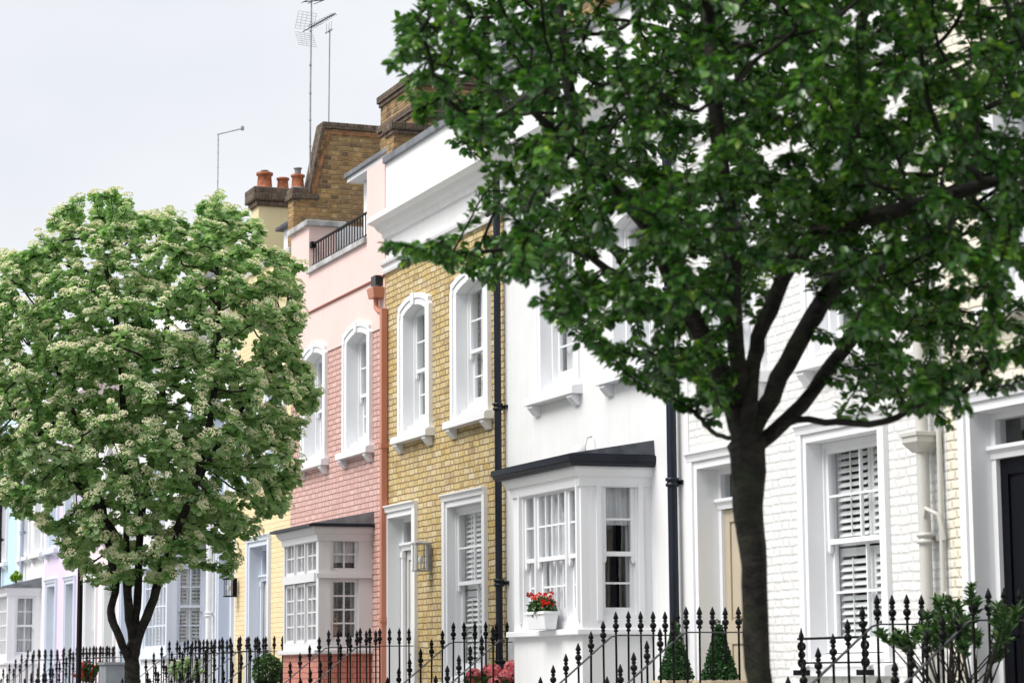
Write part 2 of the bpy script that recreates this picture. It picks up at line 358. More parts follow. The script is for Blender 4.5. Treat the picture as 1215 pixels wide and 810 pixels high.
def blind(parent, a, b, z0, z1, d, kind, F=WF):
    mb = MB()
    if kind == 'net':
        n = max(8, int((b-a)*60)); top = [F(a+(b-a)*i/n, d+.018*math.sin(i*1.9)+.01*math.sin(i*.83), z1) for i in range(n+1)]
        bot = [F(a+(b-a)*i/n, d+.022*math.sin(i*1.9+.3)+.012*math.sin(i*.83), z0) for i in range(n+1)]
        mb.add(top+bot, [(i, i+1, n+2+i, n+1+i) for i in range(n)], True)
        mb.build('net_curtain', M['curtain'], parent)
    elif kind == 'sides':
        for s, e in ((a, a+(b-a)*.2), (b-(b-a)*.2, b)):
            n = 8; mb.add([F(s+(e-s)*i/n, d+.03*math.sin(i*2.1), z1) for i in range(n+1)]+[F(s+(e-s)*i/n, d+.03*math.sin(i*2.1), z0) for i in range(n+1)], [(i, i+1, n+2+i, n+1+i) for i in range(n)], True)
        mb.build('curtain', M['curtain'], parent)
    elif kind == 'roller':
        mb.box(a, b, d, d+.006, z1-(z1-z0)*.3, z1, F); mb.build('roller_blind', M['curtain'], parent)
    elif kind == 'shutter':
        n = 2; w = (b-a)/n
        for k in range(n):
            x0 = a+w*k; x1 = x0+w
            for (za, zb) in ((z0, (z0+z1)/2-.01), ((z0+z1)/2+.01, z1)):
                mb.box(x0+.003, x0+.05, d, d+.03, za, zb, F); mb.box(x1-.05, x1-.003, d, d+.03, za, zb, F)
                mb.box(x0+.05, x1-.05, d, d+.03, za, za+.07, F); mb.box(x0+.05, x1-.05, d, d+.03, zb-.07, zb, F)
                z = za+.10
                while z < zb-.08:
                    mb.extr([(d-.016, z-.020), (d-.010, z-.025), (d+.026, z+.015), (d+.020, z+.020)], x0+.05, x1-.05, F); z += .062
                mb.box((x0+x1)/2-.006, (x0+x1)/2+.006, d-.03, d-.02, za+.09, zb-.09, F)
        mb.build('shutter', M['shutter'], parent)

def sill(parent, u0, u1, z, F=WF, mat=None, corbels=True, proj=.13, th=.115):
    mb = MB(); mat = mat or M['trim']
    mb.extr([(.02, z), (-proj+.02, z-.02), (-proj, z-.035), (-proj, z-th), (.02, z-th)], u0, u1, F)
    o = mb.build('sill', mat, parent, .006)
    if corbels:
        for x in (u0+.06, u1-.20):
            c = MB(); c.extr([(.0, z-th), (-proj+.02, z-th), (-proj+.02, z-th-.03), (-proj+.045, z-th-.06), (-.04, z-th-.11), (.0, z-th-.12)], x, x+.13, F)
            c.build('corbel', mat, parent, .004)
    return o

def arched_window(h, u0, u1, zsill, zspring, zpeak, rev=.125, F=WF, mat=None, cols=2, rt=2, rb=2, deco='net', zm=None, bw=.195, proud=.055, smooth=False):
    """u0,u1 = outer edges of the moulded surround"""
    mat = mat or M['trim']
    mb = MB(); a, b = u0+bw, u1-bw
    foot = zsill
    out = [(u0, foot), (u0, zspring-.10), (u0+.03, zspring-.06)]+arc(u0+.03, u1-.03, zspring, zpeak)+[(u1-.03, zspring-.06), (u1, zspring-.10), (u1, foot)]
    inn_arc = arc(a, b, zspring-.13, zpeak-.15)
    inn = [(a, foot), (a, zspring-.24), (a, zspring-.19)]+inn_arc+[(b, zspring-.19), (b, zspring-.24), (b, foot)]
    mid = [((o[0]*.55+i[0]*.45), (o[1]*.55+i[1]*.45)) for o, i in zip(out, inn)]
    mid[0] = (mid[0][0], foot); mid[-1] = (mid[-1][0], foot)
    mb.ring(out, mid, -proud, .01, F); mb.ring(mid, inn, -proud*.72, rev+.13, F)
    c = (u0+u1)/2
    mb.poly([(c-.05, zpeak-.15), (c+.05, zpeak-.15), (c+.07, zpeak+.012), (c-.07, zpeak+.012)], -proud-.012, .0, F)   # keystone
    top = [(p[0], zpeak+.0) for p in inn_arc]
    mb.ring(top, inn_arc, rev-.012, rev+.117, F)
    w = mb.build('window', mat, h, .005)
    # apron below the sash and sloping sub-sill
    ap = MB(); ap.box(a+.002, b-.002, .02, rev+.12, foot, foot+.10, F); ap.extr([(-.05, foot+.005), (-.05, foot+.02), (rev, foot+.14), (rev, foot+.005)], a+.004, b-.004, F); ap.build('sub_sill', mat, w)
    sash(w, a+.002, b-.002, foot+.12, zpeak-.165, rev, cols, rt, rb, F, mat, zm, top=.10, deco=deco)
    sill(w, u0-.07, u1+.07, zsill, F, mat)
    return w, (a-.01, b+.01, foot-.01, zpeak-.14)

def square_window(h, u0, u1, z0, ztop, rev=.15, bw=.14, F=WF, mat=None, cols=2, rt=2, rb=2, deco='shutter', zm=None, bottom='sill', fr=.045):
    mat = mat or M['trim']; mb = MB(); a, b = u0+bw, u1-bw; head = .165
    for s, e in ((u0, u0+bw*.62), (u1-bw*.62, u1)): mb.box(s, e, -.05, .01, z0, ztop-head*.55, F)
    mb.box(u0+bw*.62, a, -.028, rev+.12, z0, ztop-head, F); mb.box(b, u1-bw*.62, -.028, rev+.12, z0, ztop-head, F)
    mb.box(u0+bw*.62, u1-bw*.62, -.028, rev+.12, ztop-head, ztop-head*.55, F)
    mb.extr([(.01, ztop), (-.085, ztop), (-.085, ztop-.018), (-.07, ztop-.03), (-.058, ztop-.055), (-.052, ztop-head*.55), (.01, ztop-head*.55)], u0-.0, u1+.0, F)
    w = mb.build('window', mat, h, .004)
    ap = MB(); ap.extr([(-.02, z0), (-.02, z0+.03), (rev, z0+.08), (rev+.12, z0+.08), (rev+.12, z0)], a+.002, b-.002, F); ap.build('sub_sill', mat, w)
    sash(w, a+.002, b-.002, z0+.085, ztop-head-.002, rev, cols, rt, rb, F, mat, zm, deco=deco, fr=fr)
    if bottom == 'sill': sill(w, u0-.05, u1+.05, z0, F, mat, corbels=False)
    return w, (a-.01, b+.01, z0-.01, ztop-head+.01)

def door(h, u0, u1, ztop, zfloor=1.06, rev=.18, bw=.15, mat=None, leafm=None, F=WF, zt=3.20, knob='chrome', capital=False, knocker=None):
    mat = mat or M['trim']; leafm = leafm or M['door_grey']; a, b = u0+bw, u1-bw; head = .165; mb = MB()
    for s, e in ((u0, u0+bw*.62), (u1-bw*.62, u1)): mb.box(s, e, -.05, .01, zfloor, ztop-head*.55, F)
    mb.box(u0+bw*.62, a, -.028, rev+.12, zfloor, ztop-head, F); mb.box(b, u1-bw*.62, -.028, rev+.12, zfloor, ztop-head, F)
    mb.box(u0+bw*.62, u1-bw*.62, -.028, rev+.12, ztop-head, ztop-head*.55, F)
    mb.extr([(.01, ztop), (-.085, ztop), (-.085, ztop-.018), (-.07, ztop-.03), (-.058, ztop-.055), (-.052, ztop-head*.55), (.01, ztop-head*.55)], u0, u1, F)
    s = mb.build('door_surround', mat, h, .004)
    f = MB(); zi = ztop-head
    f.box(a, a+.06, rev, rev+.1, zfloor, zi, F); f.box(b-.06, b, rev, rev+.1, zfloor, zi, F); f.box(a+.06, b-.06, rev, rev+.1, zi-.05, zi, F)
    f.extr([(rev-.05, zt+.06), (rev-.05, zt+.03), (rev-.02, zt), (rev-.01, zt-.04), (rev+.1, zt-.04), (rev+.1, zt+.06)], a+.002, b-.002, F)
    if capital:
        for x in (a, b-.09): f.box(x, x+.09, rev-.03, rev+.02, zt-.13, zt-.05, F); f.box(x+.01, x+.08, rev-.02, rev+.02, zfloor, zt-.13, F)
    f.build('door_frame', mat, s)
    g = MB(); g.quad([F(a+.06, rev+.05, zt+.06), F(b-.06, rev+.05, zt+.06), F(b-.06, rev+.05, zi-.05), F(a+.06, rev+.05, zi-.05)]); g.build('fanlight', M['glass'], s)
    # panelled leaf
    l = MB(); la, lb, z0, z1 = a+.06, b-.06, zfloor+.01, zt-.045
    l.box(la, lb, rev+.055, rev+.09, z0, z1, F); c = (la+lb)/2; st = .10
    zs = [z0, z0+.2, z0+.78, z0+1.0, z1-.12, z1]
    for x0, x1 in ((la, la+st), (c-.045, c+.045), (lb-st, lb)): l.box(x0, x1, rev+.035, rev+.056, z0, z1, F)
    for i in (0, 2, 4):
        for x0, x1 in ((la+st, c-.045), (c+.045, lb-st)): l.box(x0, x1, rev+.036, rev+.056, zs[i], zs[i+1], F)
    for i in (1, 3):
        for x0, x1 in ((la+st+.025, c-.07), (c+.07, lb-st-.025)): l.box(x0, x1, rev+.044, rev+.057, zs[i]+.03, zs[i+1]-.03, F)
    dl = l.build('door', leafm, h, .003)
    k = MB(); p = F(c, rev+.0, z0+1.0); k.lathe([(.012, -.03), (.014, -.02), (.035, .0), (.036, .02), (.02, .035)], (p[0], p[1]-.02, p[2]), 10); k.tube([F(c, rev+.04, z0+1.0), F(c, rev-.03, z0+1.0)], .014, 8)
    k.box(c-.09, c+.09, rev+.028, rev+.034, z0+.86, z0+.93, F); k.build('handle', M[knob], dl)
    if knocker:
        k = MB(); k.tube([F(c, rev+.03, z1-.30), F(c+.02, rev+.0, z1-.34), F(c+.025, rev-.01, z1-.42), F(c, rev-.01, z1-.46), F(c-.025, rev-.01, z1-.42), F(c-.02, rev, z1-.34), F(c, rev+.03, z1-.30)], .009, 6); k.ball(F(c, rev+.02, z1-.29), .026); k.build('knocker', M[knocker], dl)
    st_ = MB(); st_.box(u0-.02, u1+.02, -.12, rev+.1, zfloor-.06, zfloor, F); st_.build('threshold', M['stone'], s)
    return (a-.01, b+.01, zfloor-.06, zi+.01)

def steps(h, u0, u1, ztop=1.04):
    mb = MB(); n = 6; r = ztop/n; y = -.78
    mb.box(u0, u1, y, -.003, 0, ztop)
    for i in range(1, n): mb.box(u0, u1, y-.225*i, y-.225*(i-1), 0, ztop-r*i)
    o = mb.build('front_steps', M['stone'], h, .008)
    return o

BAL = {}
def baluster_mesh():
    mb = MB()
    mb.lathe([(.0105, -1.05), (.0105, -.16), (.0105, .0), (.0105, .035)], (0, 0, 0), 6)
    mb.lathe([(.011, .03), (.022, .038), (.022, .050), (.012, .058), (.028, .074), (.033, .092), (.026, .108), (.012, .120), (.021, .131), (.021, .141), (.013, .149), (.027, .162), (.019, .188), (.003, .228)], (0, 0, 0), 8)
    o = mb.build('baluster', M['iron']); me = o.data; bpy.data.objects.remove(o); return me
BAL['m'] = baluster_mesh()
def railing(X, label, y1=9.93, zr=1.94, ymin=8.02, group='iron railings beside the front steps'):
    r = thing('stair_railing', (X, 9.2, 0), label, 'railing', group)
    ztop = lambda y: zr if y > 9.2 else zr-.80*(9.2-y)
    hr = MB()
    pts = [(y1+.0, zr), (9.24, zr), (9.17, zr-.015), (ymin-.03, ztop(ymin-.03)), (ymin-.08, ztop(ymin-.03)-.03)]
    vs = []
    for y, z in pts:
        for dx, dz in ((-.02, -.006), (.02, -.006), (.02, .006), (-.02, .006)): vs.append((X+dx, y, z+dz))
    fs = [(4*i+k, 4*i+(k+1) % 4, 4*i+4+(k+1) % 4, 4*i+4+k) for i in range(len(pts)-1) for k in range(4)]+[(0, 1, 2, 3), (16, 17, 18, 19)]
    hr.add(vs, fs); hr.build('handrail', M['rail_top'], r, .002)
    y = y1-.06; i = 0
    while y > ymin:
        b = bpy.data.objects.new('baluster', BAL['m']); COL.objects.link(b); b.parent = r
        b.location = (random.uniform(-.003, .003), y-9.2, ztop(y)+random.uniform(-.004, .004)); b.rotation_euler = (random.uniform(-.008, .008), random.uniform(-.008, .008), random.random()*3)
        y -= .13; i += 1
    lo = MB()
    yb = [(y1, 1.12), (9.2, 1.12), (ymin, ztop(ymin)-.80)]
    lo.tube([(X, a, b) for a, b in yb], .011, 6); lo.build('bottom_rail', M['iron'], r)
    if ymin < 8.1:
        n = MB(); n.lathe([(.03, 0), (.03, .1), (.022, .12), (.022, 1.0), (.034, 1.02), (.03, 1.08), (.036, 1.14), (.02, 1.2), (.03, 1.25), (.004, 1.32)], (X, ymin-.08, 0), 10); n.build('newel_post', M['iron'], r)
    return r

def downpipe(h, u, z0, z1, mat, r=.055, d=-.10, sq=False, brackets=(2.6, 4.6, 6.2), hopper=None, name='downpipe'):
    mb = MB()
    if sq: mb.box(u-r, u+r, d-r, d+r, z0, z1)
    else: mb.tube([WF(u, d, z0), WF(u, d, z1)], r, 14)
    for z in brackets:
        if z0 < z < z1:
            if sq: mb.box(u-r-.015, u+r+.015, d-r-.012, -.0, z-.03, z+.03)
            else: mb.lathe([(r, -.045), (r+.018, -.04), (r+.018, -.012), (r+.006, -.008), (r+.006, .010), (r+.02, .014), (r+.02, .04), (r, .045)], WF(u, d, z), 14); mb.box(u-.075, u+.075, -.03, -.001, z-.02, z+.02); mb.box(u-.02, u+.02, d, -.02, z-.015, z+.015)
    p = mb.build(name, mat, h)
    if hopper:
        hz, hw = hopper; b = MB()
        lo = [(u-r-.01, d-r-.01), (u+r+.01, d-r-.01), (u+r+.01, d+r+.01), (u-r-.01, d+r+.01)]; hi = [(u-hw, d-.12), (u+hw, d-.12), (u+hw, d+.09), (u-hw, d+.09)]
        v = [WF(x, y, hz+.02) for x, y in lo]+[WF(x, y, hz+.10) for x, y in hi]+[WF(x, y, hz+.17) for x, y in hi]
        b.add(v, [(3, 2, 1, 0), (8, 9, 10, 11)]+[(i, (i+1) % 4, 4+(i+1) % 4, 4+i) for i in range(4)]+[(4+i, 4+(i+1) % 4, 8+(i+1) % 4, 8+i) for i in range(4)])
        b.box(u-hw-.012, u+hw+.012, d-.132, d+.095, hz+.145, hz+.18)
        b.build('hopper', mat, p, .004)
    return p

def carcass(h, u0, u1, ztop, holes, matw, zfront=None, upper=None):
    """front wall (with holes), side/back walls, floors and flat roof"""
    mb = MB(); mb2 = MB()
    if upper:
        zs = upper[0]; lo = [x for x in holes if x[3] <= zs]; hi = [x for x in holes if x[2] >= zs]
        wall(mb, u0, u1, 0, zs, 0, .3, lo); w = mb.build('front_wall', matw, h)
        mb2 = MB(); wall(mb2, u0, u1, zs, ztop, 0, .3, hi); mb2.build('upper_wall', upper[1], h)
    else:
        wall(mb, u0, u1, 0, ztop, 0, .3, holes); w = mb.build('front_wall', matw, h)
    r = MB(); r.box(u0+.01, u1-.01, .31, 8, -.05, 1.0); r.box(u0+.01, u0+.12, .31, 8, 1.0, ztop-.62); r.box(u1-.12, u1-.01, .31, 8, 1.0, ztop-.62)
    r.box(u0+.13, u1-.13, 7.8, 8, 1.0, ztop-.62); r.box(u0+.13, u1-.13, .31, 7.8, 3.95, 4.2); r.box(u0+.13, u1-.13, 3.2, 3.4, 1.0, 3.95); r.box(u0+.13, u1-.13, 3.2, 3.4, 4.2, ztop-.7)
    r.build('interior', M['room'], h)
    f = MB(); f.box(u0, u1, .31, 8.02, ztop-.61, ztop-.5); f.build('roof', M['slate'], h)
    return w

def cornice(h, u0, u1, z=7.45, mat=None, frieze=6.93, proj=.27):
    mat = mat or M['stucco']; mb = MB()
    mb.extr([(0, z-.04), (-.05, z-.03), (-.06, z+.03), (-.12, z+.06), (-.17, z+.12), (-proj+.03, z+.14), (-proj, z+.15), (-proj, z+.205), (-proj+.02, z+.22), (-proj+.02, z+.235), (0, z+.27)], u0, u1)
    c = mb.build('cornice', mat, h)
    if frieze:
        mb = MB(); mb.extr([(.0, frieze), (-.035, frieze), (-.045, frieze+.03), (-.045, frieze+.09), (-.08, frieze+.11), (-.09, frieze+.15), (-.03, frieze+.19), (0, frieze+.20)], u0, u1); mb.build('string_course', mat, h)
    return c
def coping(h, u0, u1, z, mat=None, d0=-.05, d1=.36, th=.09):
    mb = MB(); n = max(1, round((u1-u0)/1.9)); L = (u1-u0)/n
    for i in range(n): mb.box(u0+i*L+.004, u0+(i+1)*L-.004, d0, d1, z, z+th)
    for i in range(1, n): mb.box(u0+i*L-.02, u0+i*L+.02, d0-.008, d1+.008, z+.01, z+th+.012)
    return mb.build('coping', mat or M['lead'], h, .006)

def bay(h, u0, u1, uj, zs, zc, wallm, frontspec, sidespec, mat=None, gut=None, F0=None, depth=.75, zroof=.14, base_mat=None, lead=False):
    """box bay: front at d=-depth from u0..u1, right side runs back to uj at the facade"""
    mat = mat or M['trim']; dp = depth
    side_len = math.hypot(uj-u1, dp); SU = ((uj-u1)/side_len, dp/side_len); SN = (-SU[1], SU[0])
    SF = Frame((u1, 10-dp), SU, SN); FF = Frame((0, 10-dp))
    LF = Frame((u0, 10.0), (0, -1), (1, 0))
    b = MB(); e = .0
    b.add([(u0, 10, 0), (u0, 10-dp, 0), (u1, 10-dp, 0), (uj, 10, 0), (u0, 10, zs), (u0, 10-dp, zs), (u1, 10-dp, zs), (uj, 10, zs)], [(0, 1, 5, 4), (1, 2, 6, 5), (2, 3, 7, 6), (4, 5, 6, 7)])
    bb = b.build('bay_base', base_mat or wallm, h)
    s = MB(); pr = .07
    s.add([(u0-pr, 10, zs-.0), (u0-pr, 10-dp-pr, zs-.0), (u1+pr*.6, 10-dp-pr, zs-.0), (uj+pr*.6, 10, zs-.0)]+[(u0-pr, 10, zs+.06), (u0-pr, 10-dp-pr, zs+.06), (u1+pr*.6, 10-dp-pr, zs+.06), (uj+pr*.6, 10, zs+.06)], [(0, 1, 5, 4), (1, 2, 6, 5), (2, 3, 7, 6), (4, 5, 6, 7), (0, 3, 2, 1)])
    z0 = zs+.06; body = MB()
    fa, fb, fz0, fz1 = frontspec['hole']; sa, sb, sz0, sz1 = sidespec['hole']
    wall(body, u0, u1, z0, zc, 0, .09, [(fa, fb, fz0, fz1)], FF)
    wall(body, .0905, side_len, z0, zc, 0, .09, [(sa, sb, sz0, sz1)], SF)
    body.box(0.0, dp-.092, 0, .09, z0, zc, LF)
    w = body.build('bay_window', mat, h)
    s.build('sill', mat, w, .01)
    frontspec['fn'](w, FF); sidespec['fn'](w, SF)
    # head moulding + gutter + hipped lead roof
    def band(prof, m, nm, bev=.0):
        mb = MB(); n = len(prof)
        c = [(u0, 10.0, -1, 0), (u0, 10-dp, -1, -1), (u1, 10-dp, .75, -1), (uj, 10.0, .75, 0)]
        vs = [(x+o*sx, y+o*sy, z) for (x, y, sx, sy) in c for o, z in prof]
        fs = [(j*n+i, j*n+(i+1) % n, (j+1)*n+(i+1) % n, (j+1)*n+i) for j in range(3) for i in range(n)]+[tuple(range(n)), tuple(range(3*n, 4*n))]
        mb.add(vs, fs); return mb.build(nm, m, w, bev)
    band([(0, zc-.14), (.02, zc-.13), (.03, zc-.05), (.06, zc-.03), (.09, zc+.03), (.09, zc+.06), (-.05, zc+.06), (-.05, zc-.14)], mat, 'head_moulding')
    gm, gh, gp = gut
    band([(.0, zc+.062), (gp-.03, zc+.062), (gp, zc+.085), (gp, zc+gh*.6), (gp+.015, zc+gh*.65), (gp+.015, zc+gh), (gp-.03, zc+gh+.01), (.0, zc+gh+.01)], gm, 'gutter')
    r = MB(); g = gp-.02; zt = zc+gh+.012; zr = zt+zroof
    A = (u0-g, 10-.001, zt); B = (u0-g, 10-dp-g, zt); C = (u1+g*.75, 10-dp-g, zt); D = (uj+g*.75, 10-.001, zt); Dt = (uj+g*.75-.02, 10-.002, zr); At = (uj-.95, 10-.002, zt+.012); 
    r.add([A, B, C, D, Dt, At], [(0, 1, 5), (1, 2, 4, 5), (2, 3, 4), (0, 3, 2, 1)])
    r.build('bay_roof', M['slate'] if gm is M['navy'] and not lead else M['lead'], w)
    return w

def fixed_grid(w, F, a, b, z0, z1, cols, rows, d=.03, mat=None, deco=None, st=.045, mu=.022, glass=True):
    mat = mat or M['trim']; mb = MB()
    mb.box(a, a+st, d, d+.045, z0, z1, F); mb.box(b-st, b, d, d+.045, z0, z1, F); mb.box(a+st, b-st, d, d+.045, z0, z0+st, F); mb.box(a+st, b-st, d, d+.045, z1-st, z1, F)
    for i in range(1, cols):
        x = a+st+(b-a-2*st)*i/cols; mb.box(x-mu/2, x+mu/2, d+.004, d+.04, z0+st, z1-st, F)
    for j in range(1, rows):
        z = z0+st+(z1-z0-2*st)*j/rows; mb.box(a+st, b-st, d+.007, d+.037, z-mu/2, z+mu/2, F)
    mb.build('casement', mat, w)
    g = MB(); g.quad([F(a+st, d+.022, z0+st), F(b-st, d+.022, z0+st), F(b-st, d+.022, z1-st), F(a+st, d+.022, z1-st)]); g.build('pane', M['glass'], w)
    if deco: blind(w, a, b, z0, z1, d+.12, deco, F)

HOUSES = {}
def house(key, u0, label):
    h = thing('terraced_house', (u0, 10, 0), label, 'house'); HOUSES[key] = h; return h

# ================================================================== HOUSES
SILL = 4.68
# ---- cream brick house (right edge)
M['brick_stock'].name = 'yellow_stock_brick'
h = house('cream', -11.3, 'cream painted brick terraced house with a black front door at the right edge')
holes = []
holes.append(door(h, -15.74, -14.30, 3.72, leafm=M['door_black'], knob='brass', knocker='brass', zt=3.24, rev=.16))
w, ho = square_window(h, -13.3, -11.9, 1.62, 3.78); holes.append(ho)
for a in (-15.3, -13.2):
    w, ho = arched_window(h, a, a+1.25, 4.35, 6.0, 6.2); holes.append(ho)
carcass(h, -15.97, -11.3, 8.4, holes, M['brick_cream'])
cornice(h, -15.97, -11.3, frieze=None); coping(h, -15.97, -11.3, 8.4); steps(h, -15.85, -14.2)
# ---- white painted brick house
h = house('white_brick', -15.97, 'white painted brick terraced house with a beige front door behind the dark tree')
holes = []
holes.append(door(h, -20.57, -19.15, 3.68, leafm=M['door_beige'], knob='brass', zt=3.17, rev=.2, bw=.17))
w, ho = square_window(h, -18.36, -16.86, 1.66, 3.73, zm=2.70, deco='shutter', rev=.15, bw=.14, fr=.03); holes.append(ho)
for a in (-20.2, -18.2):
    w, ho = arched_window(h, a, a+1.25, 4.30, 6.0, 6.2); holes.append(ho)
carcass(h, -20.86, -15.975, 8.45, holes, M['brick_white'], upper=(6.9, M['stucco']))
cornice(h, -20.86, -15.975, frieze=6.7); coping(h, -20.86, -15.975, 8.45); steps(h, -20.72, -19.05)
mb = MB(); mb.box(-20.855, -20.60, -.012, -.001, 0, 6.7); mb.build('pilaster_strip', M['stucco'], h)
downpipe(h, -16.17, .1, 7.2, M['stone_paint'], r=.050, d=-.10, brackets=(2.62, 4.9, 6.4), hopper=(3.28, .115))
mb = MB(); mb.tube([WF(-16.02, -.04, 2.2), WF(-16.02, -.04, 4.6)], .022, 8); mb.tube([WF(-16.17, -.1, 2.75), WF(-16.08, -.14, 2.85), WF(-16.0, -.08, 2.8), WF(-15.99, -.04, 2.6)], .02, 8); mb.build('overflow_pipe', M['stone_paint'], h)
# ---- white stucco house with the large bay
h = house('stucco', -20.865, 'white stucco terraced house with a sash bay window under a black gutter')
holes = []
for a in (-24.52, -22.50):
    w, ho = arched_window(h, a, a+1.25, SILL, 6.34, 6.45, rev=.14, bw=.16, proud=.02); holes.append(ho)
holes.append(door(h, -25.2, -23.9, 3.72, leafm=M['navy'], rev=.18))
holes.append((-23.05, -21.7, 2.05, 3.5))
carcass(h, -25.485, -20.865, 8.50, holes, M['stucco'])
cornice(h, -25.485, -20.865, frieze=6.93); coping(h, -25.485, -20.865, 8.50); steps(h, -25.35, -23.55)
def stf(w, F):
    a, b, z0, z1 = -23.13, -21.62, 2.10, 3.50
    sash(w, a, a+.34, z0, z1, .03, 1, 2, 2, F, zm=2.75, fr=.02)
    sash(w, a+.345, b-.345, z0, z1, .03, 4, 2, 2, F, zm=2.75, fr=.02)
    sash(w, b-.34, b, z0, z1, .03, 1, 2, 2, F, zm=2.75, fr=.02)
    m = MB(); m.box(a-.04, a-.001, -.03, -.001, z0-.0, z1+.0, F); m.box(b+.001, b+.04, -.03, -.001, z0, z1, F); m.box(a-.04, b+.04, -.034, -.001, z1+.001, z1+.05, F); m.build('architrave', M['trim'], w)
def sts(w, F):
    a, b = .21, .61
    sash(w, a, b, 2.10, 3.52, .03, 1, 2, 2, F, zm=2.76, fr=.025, deco='sides')
    blind(w, a, b, 3.05, 3.5, .12, 'net', F)
    m = MB(); m.box(a-.05, a-.001, -.02, -.001, 2.1, 3.52, F); m.box(b+.001, b+.05, -.02, -.001, 2.1, 3.52, F); m.box(a-.06, b+.06, -.024, -.001, 3.521, 3.56, F); m.build('architrave', M['trim'], w)
w = bay(h, -23.36, -21.54, -21.50, 1.96, 3.56, M['stucco'], dict(hole=(-23.13, -21.62, 2.10, 3.50), fn=stf), dict(hole=(.21, .61, 2.10, 3.52), fn=sts), gut=(M['navy'], .17, .17), zroof=.15)
downpipe(h, -20.79, .1, 7.3, M['navy'], r=.048, d=-.10, brackets=(3.42, 5.3, 6.9))
mb = MB(); mb.lathe([(.05, 0), (.055, .02), (.075, .05), (.085, .10), (.07, .16), (.02, .19)], (-23.0, 9.86, 3.80), 12); mb.build('bulkhead_light', M['curtain'], h)
mb = MB(); mb.tube([(-22.86, 9.9, 3.78), (-22.83, 9.86, 3.95), (-22.86, 9.9, 4.05), (-22.9, 9.97, 4.07)], .008, 6); mb.build('cable', M['coping'], h)
# ---- yellow stock brick house
h = house('stock', -25.495, 'yellow stock brick terraced house with white arched windows and a white cornice')
holes = []
holes.append(door(h, -29.92, -28.58, 3.79, leafm=M['door_grey'], zt=3.24, rev=.18, bw=.19, capital=True))
w, ho = square_window(h, -27.56, -26.08, 1.50, 3.78, zm=2.68, rev=.10, bw=.14, cols=2, deco='shutter', fr=.03); holes.append(ho)
w, ho = arched_window(h, -29.25, -28.00, SILL, 6.36, 6.475, deco='net', zm=5.50); holes.append(ho)
w, ho = arched_window(h, -27.23, -25.92, SILL, 6.36, 6.475, deco='net', zm=5.50); holes.append(ho)
carcass(h, -29.875, -25.495, 8.45, holes, M['brick_stock'], upper=(6.93, M['stucco']))
cornice(h, -29.875, -25.495, frieze=6.93); coping(h, -29.875, -25.495, 8.45); steps(h, -29.98, -28.5)
downpipe(h, -25.47, .1, 7.45, M['navy'], r=.042, d=-.10, brackets=(1.7, 2.62, 4.66, 6.4))
mb = MB(); mb.tube([WF(-25.56, -.11, 7.0), WF(-25.75, -.11, 6.98)], .03, 8); mb.build('overflow_pipe', M['navy'], h)
# dormer behind the parapet, chimney stack on the party wall
mb = MB(); wall(mb, -27.4, -25.7, 7.9, 9.25, .42, .6, [(-27.2, -25.9, 8.62, 9.12)]); mb.box(-27.4, -27.3, .601, 3, 7.9, 9.25); mb.box(-25.8, -25.7, .601, 3, 7.9, 9.25); mb.box(-27.5, -25.6, .34, 3.1, 9.251, 9.33)
dm = mb.build('dormer', M['lead'], h, .006)
mb = MB(); F2 = Frame((0, 10.5))
fixed_grid(dm, F2, -27.2, -25.9, 8.62, 9.12, 3, 1, .0)
def chimney(h, x0, x1, y0, y1, z0, z1, band=None, mat='brick_old'):
    mb = MB(); F = Frame()
    mb.box(x0, x1, y0, y1, z0, z1-.001, F)
    c = mb.build('chimney_stack', M[mat], h)
    b = MB()
    for z in (band or [])+[z1]:
        b.box(x0-.05, x1+.05, y0-.05, y1+.05, z-.10, z+.001, F); b.box(x0-.025, x1+.025, y0-.025, y1+.025, z-.16, z-.1005, F)
    b.build('chimney_cap', M['soot'], c, .01)
    return c
def pot(c, x, y, z, s=1.0, cowl=False):
    mb = MB(); mb.lathe([(.125*s, 0), (.128*s, .02), (.118*s, .04), (.104*s, .21*s), (.125*s, .225*s), (.13*s, .235*s), (.13*s, .265*s), (.115*s, .27*s), (.07*s, .27*s)], (x, y, z), 14); p = mb.build('chimney_pot', M['terracotta'], c)
    f = MB(); f.lathe([(.15*s, -.02), (.145*s, .015), (.12*s, .03)], (x, y, z), 12); f.build('mortar_flaunching', M['concrete'], c)
    if cowl:
        g = MB(); g.lathe([(.05, .25), (.05, .32), (.07, .325), (.07, .335), (.02, .345)], (x, y, z), 10); g.build('cowl', M['galv'], c)
    return p
ch = chimney(h, -30.02, -29.70, 10.06, 11.9, 7.6, 9.0)
tag(ch, 'low brick shoulder of the party wall stack')
# ---- pink house
h = house('pink', -29.88, 'pink terraced house with a roof terrace and a white bay window')
holes = []
w, ho = arched_window(h, -33.75, -32.50, SILL, 6.31, 6.42, deco='net', rev=.15, bw=.17, zm=5.45, rt=2, rb=2); holes.append(ho)
w, ho = arched_window(h, -31.68, -30.43, SILL, 6.33, 6.44, deco='net', rev=.15, bw=.17, zm=5.45, rt=2, rb=2); holes.append(ho)
holes.append(door(h, -34.15, -32.85, 3.72, leafm=M['door_blue'], rev=.18))
holes.append((-32.0, -30.65, 2.0, 3.4))
mb = MB()
wall(mb, -34.4, -29.88, 0, 6.22, 0, .3, [(a, b, c, min(d, 6.22)) for a, b, c, d in holes]); w = mb.build('front_wall', M['brick_pink'], h)
mb = MB(); wall(mb, -34.4, -29.88, 6.2201, 7.50, -.012, .3, [(a, b, 6.2201, d) for a, b, c, d in holes if d > 6.25])
mb.box(-34.4, -33.45, -.012, .42, 7.5001, 8.24); mb.box(-30.66, -29.88, -.012, .45, 7.5001, 8.52)
up = mb.build('upper_wall', M['pink'], h)
